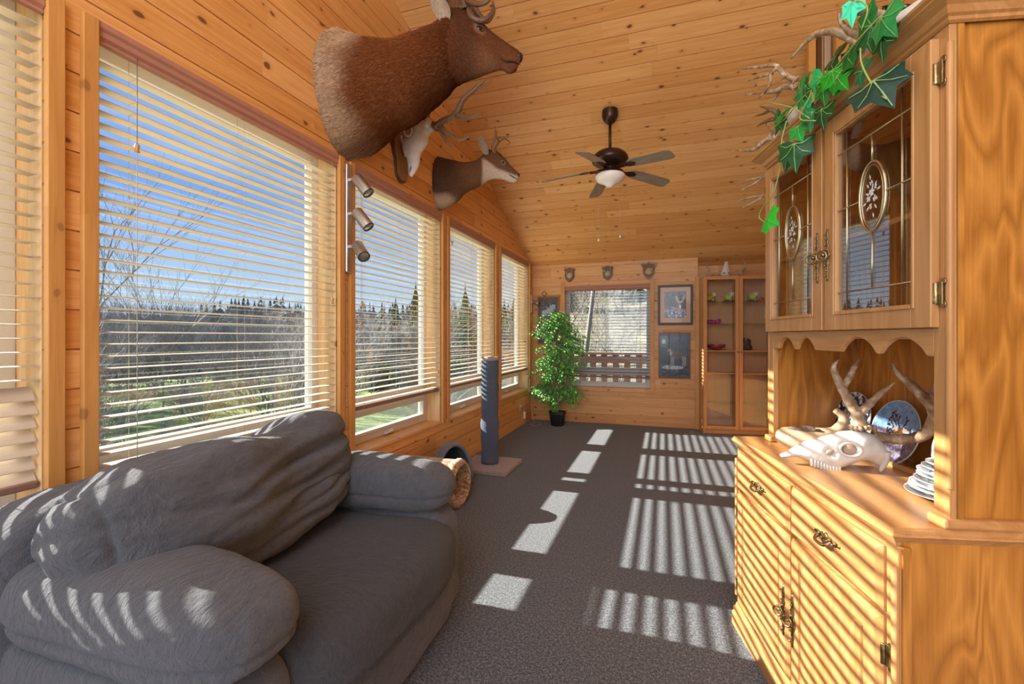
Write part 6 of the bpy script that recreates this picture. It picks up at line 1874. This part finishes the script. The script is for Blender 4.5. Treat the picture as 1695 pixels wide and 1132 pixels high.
M_twig = plain('bare_twigs_hazed', (0.21, 0.21, 0.215), .9, nscale=3, var=.35)  # twig grey lightened towards blue, the thicket's haze put into the colour
M_twigp = plain('pale_bark', (0.17, 0.16, 0.14), .8, nscale=3, var=.25)
M_conif = plain('conifer_needles_hazed', (0.10, 0.145, 0.16), .9, nscale=2.5, nstr=.6, var=.5)  # bluish needle colour stands in for distance haze
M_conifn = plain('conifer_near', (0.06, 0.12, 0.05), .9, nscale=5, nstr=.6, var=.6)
def bare_tree(seed, h, levels=4, spread=.55, fan=4, lean=0.0, r0=.05, upk=.25):
    rr = random.Random(seed)
    verts, faces = [], []
    def stick(a, b, ra, rb):
        d = (b - a).normalized(); s1 = d.orthogonal().normalized(); s2 = d.cross(s1)
        i0 = len(verts)
        for p, r in ((a, ra), (b, rb)):
            for k in range(3):
                t = 2.094 * k; verts.append(p + (s1 * math.cos(t) + s2 * math.sin(t)) * r)
        for k in range(3): faces.append((i0 + k, i0 + (k + 1) % 3, i0 + 3 + (k + 1) % 3, i0 + 3 + k))
    def grow(p, d, L_, r, lv):
        segs = 3; q = p
        for s in range(segs):
            d = (d + Vector((rr.gauss(0, .12), rr.gauss(0, .12), rr.gauss(0, .06) + upk * .08))).normalized()
            q2 = q + d * L_ / segs
            stick(q, q2, r * (1 - s / segs * .4), r * (1 - (s + 1) / segs * .4))
            q = q2
            if lv > 0:
                for _ in range(fan if s else max(1, fan - 2)):
                    a = rr.uniform(0, 6.28)
                    nd = (d + Vector((math.cos(a), math.sin(a), rr.uniform(-.1, .5))) * spread * rr.uniform(.7, 1.5)).normalized()
                    grow(q.lerp(q2, rr.random()), nd, L_ * rr.uniform(.45, .7), r * .45, lv - 1)
    grow(Vector((0, 0, 0)), Vector((lean, 0, 1)).normalized(), h * .55, r0, levels)
    me = bpy.data.meshes.new('bare_tree'); me.from_pydata([tuple(v) for v in verts], [], faces)
    return me
def conifer_mesh(seed, h, w, tiers=16):
    rr = random.Random(seed); bm = bmesh.new()
    tube(bm, [(0, 0, 0), (0, 0, h * .95)], [.12 * w, .02], 6, straight=True)
    for i in range(tiers):
        t = i / (tiers - 1); z = h * (.06 + .94 * t); r = w * (1 - t) ** .85 * rr.uniform(.85, 1.1) + .05 * w
        m = 13; top = bm.verts.new((0, 0, z + h * .07)); ring = []
        for k in range(m * 2):
            a = math.pi * k / m + rr.uniform(-.1, .1)
            q = r * (1.0 if k % 2 == 0 else .50) * rr.uniform(.75, 1.15)
            ring.append(bm.verts.new((q * math.cos(a), q * math.sin(a), z - h * .045 * (q / max(r, .01)) + rr.uniform(-.01, .01) * h)))
        for k in range(m * 2): bm.faces.new((top, ring[k], ring[(k + 1) % (m * 2)]))
    me = bpy.data.meshes.new('conifer'); bm.to_mesh(me); bm.free(); return me
def put(name, me, mat, x, y, z, rz, s, label, cat, group):
    if not me.materials: me.materials.append(mat)
    o = bpy.data.objects.new(name, me); o.location = (x, y, z); o.rotation_euler = (0, 0, rz); o.scale = (s[0], s[0], s[1])
    COL.objects.link(o); return tag(o, label, cat, group)
rr = random.Random(77)
def polar(deg, d): return d * math.sin(R(deg)), d * math.cos(R(deg))
def merged(name, items, mat, label, cat):
    """one uncountable mass: every item is (mesh, x, y, z, turn, width scale, height scale)"""
    vs, fs = [], []
    for me, x, y, z, rz, sx, sz in items:
        c, q = math.cos(rz), math.sin(rz); i0 = len(vs)
        for v in me.vertices:
            p = v.co; vs.append((x + sx * (p.x * c - p.y * q), y + sx * (p.x * q + p.y * c), z + sz * p.z))
        fs += [tuple(i0 + k for k in p.vertices) for p in me.polygons]
    me = bpy.data.meshes.new(name); me.from_pydata(vs, [], fs); me.materials.append(mat)
    return tag(link(bpy.data.objects.new(name, me)), label, cat, None, 'stuff')
BT = [bare_tree(s, 5.0, 3, .6, 4, r0=.05) for s in (1, 2, 3, 4, 5)]
items = []
for i in range(150):
    dg = rr.uniform(-69, -15); d = 13 + 40 * rr.random() ** .8
    x, y = polar(dg, d)
    if x > -5: continue
    s = rr.uniform(.6, 1.0) * (0.75 + d / 80)
    items.append((BT[i % 5], x, y, GZ - .1, rr.uniform(0, 6), s * 1.1, s))
merged('bare_thicket', items, M_twig, 'tangled grey leafless thicket beyond the lawn outside the window wall', 'thicket')
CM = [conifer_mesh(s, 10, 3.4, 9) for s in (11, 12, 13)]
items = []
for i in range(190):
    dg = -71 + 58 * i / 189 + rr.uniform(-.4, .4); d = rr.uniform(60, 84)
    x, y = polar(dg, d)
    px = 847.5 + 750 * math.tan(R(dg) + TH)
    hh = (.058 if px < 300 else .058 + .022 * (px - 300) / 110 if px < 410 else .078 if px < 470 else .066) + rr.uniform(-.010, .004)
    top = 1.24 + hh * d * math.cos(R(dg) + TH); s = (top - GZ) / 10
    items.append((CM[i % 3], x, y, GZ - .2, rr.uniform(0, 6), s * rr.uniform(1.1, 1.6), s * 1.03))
merged('distant_forest', items, M_conif, 'conifer forest along the horizon, blue-green haze in its colour', 'forest')
CN = [conifer_mesh(s, 7, 1.5, 20) for s in (21, 22)]
for i, (px, d, py) in enumerate(((688, 26, 478), (655, 30, 500), (632, 34, 512), (770, 20, 482), (752, 26, 508), (800, 24, 500), (835, 22, 505), (852, 28, 492), (868, 24, 515))):
    rY = ray(px, py); f = d; p = Vector((rY.x * f, rY.y * f, 1.24 + rY.z * f))
    s = (p.z - GZ) / 7
    put('conifer', CN[i % 2], M_conifn, p.x, p.y, GZ - .1, rr.uniform(0, 6), (s * 1.1, s * 1.02), ('tall dark fir, the tallest, at the right of the window past the spotlights', 'shorter fir just left of the tallest fir', 'shortest fir, leftmost of the three beyond the spotlight window', 'broad conifer nearest the house in the window behind the scratching post', 'conifer at the left edge of the window behind the scratching post', 'conifer at the right edge of the window behind the scratching post', 'conifer at the left of the window nearest the far corner', 'tallest conifer in the window nearest the far corner', 'conifer at the right edge of the window nearest the far corner')[i], 'tree', None)
NT = bare_tree(31, 8.5, 3, .42, 3, r0=.05, upk=.5)
for px, d, sc_k, lab_ in ((178, 9.5, .86, 'bare sapling with thin branches at the left of the big sofa window'), (262, 12, .72, 'bare sapling against the sky near the middle of the big sofa window'), (420, 15, .60, 'low bare sapling in front of the treeline')):
    rY = ray(px, 558)
    put('bare_sapling', NT, M_twig, rY.x * d, rY.y * d, GZ, px * .1, (sc_k, sc_k), lab_, 'tree', None)
PT = [bare_tree(s, 6.0, 3, .5, 3, r0=.05, lean=.5, upk=-.1) for s in (41, 42, 43)]
def hill_z(x, y): return GZ + 1.2 + smooth(9, 30, y) * 6 - .5
items = []
for i in range(46):
    y = rr.uniform(13, 30); x = y * rr.uniform(-.23, .10)
    s = rr.uniform(.4, .75)
    items.append((PT[i % 3], x, y, hill_z(x, y), rr.uniform(-.6, .6) + (3.14 if i % 3 == 0 else 0), s, s))
merged('hillside_brush', items, M_twigp, 'pale leaning bare brush covering the dry hillside behind the deck', 'brush')
for i, (a_, y) in enumerate(((-.20, 22), (-.175, 25), (-.10, 27), (-.06, 24), (-.13, 29))):
    x = a_ * y
    put('hillside_conifer', CN[i % 2], M_conifn, x, y, hill_z(x, y) + .1, i, (.5, .45), 'small dark evergreen on the dry hillside, ' + ('nearest the left edge of the end window', 'second from the left in the end window', 'right of the middle of the end window', 'nearest the right edge of the end window', 'highest up the slope')[i], 'tree', None)

# birch trunk seen through the end window
p = ray(962, 560); d = 13
bm = bmesh.new(); tube(bm, [(0, 0, 0), (.1, 0, 2), (.35, 0, 4.2), (.5, 0, 6)], [.09, .075, .06, .04], 10, rough=.05)
o = mesh('birch_trunk', bm, M_twigp, loc=(p.x * d, p.y * d, -1.6), smooth=True); tag(o, 'slim white birch trunk outside the end window', 'tree')

M_cedar = plain('deck_cedar', (0.30, 0.19, 0.14), .7, nscale=6, nstr=.2, var=.2)
T_ = thing('deck_railing', 'reddish wooden deck railing with wide boards outside the end window', 'railing', (-0.8, 8.0, -.06))
def rb(name, q):
    bm = bmesh.new(); box(bm, *q); return mesh(name, bm, M_cedar, T_, bevel=.004)
rb('top_rail', (-2.0, 1.6, -.09, .09, 1.00, 1.04)); rb('upper_board', (-2.0, 1.6, -.06, -.02, .86, .97))
for i in range(19): rb('baluster', (-1.98 + i * .195, -1.98 + i * .195 + .10, -.02, .02, .0, 1.0))
bm = bmesh.new(); box(bm, -3.0, 1.0, 6.95, 8.2, -.16, -.06); o = mesh('deck', bm, M_cedar); o['kind'] = 'structure'
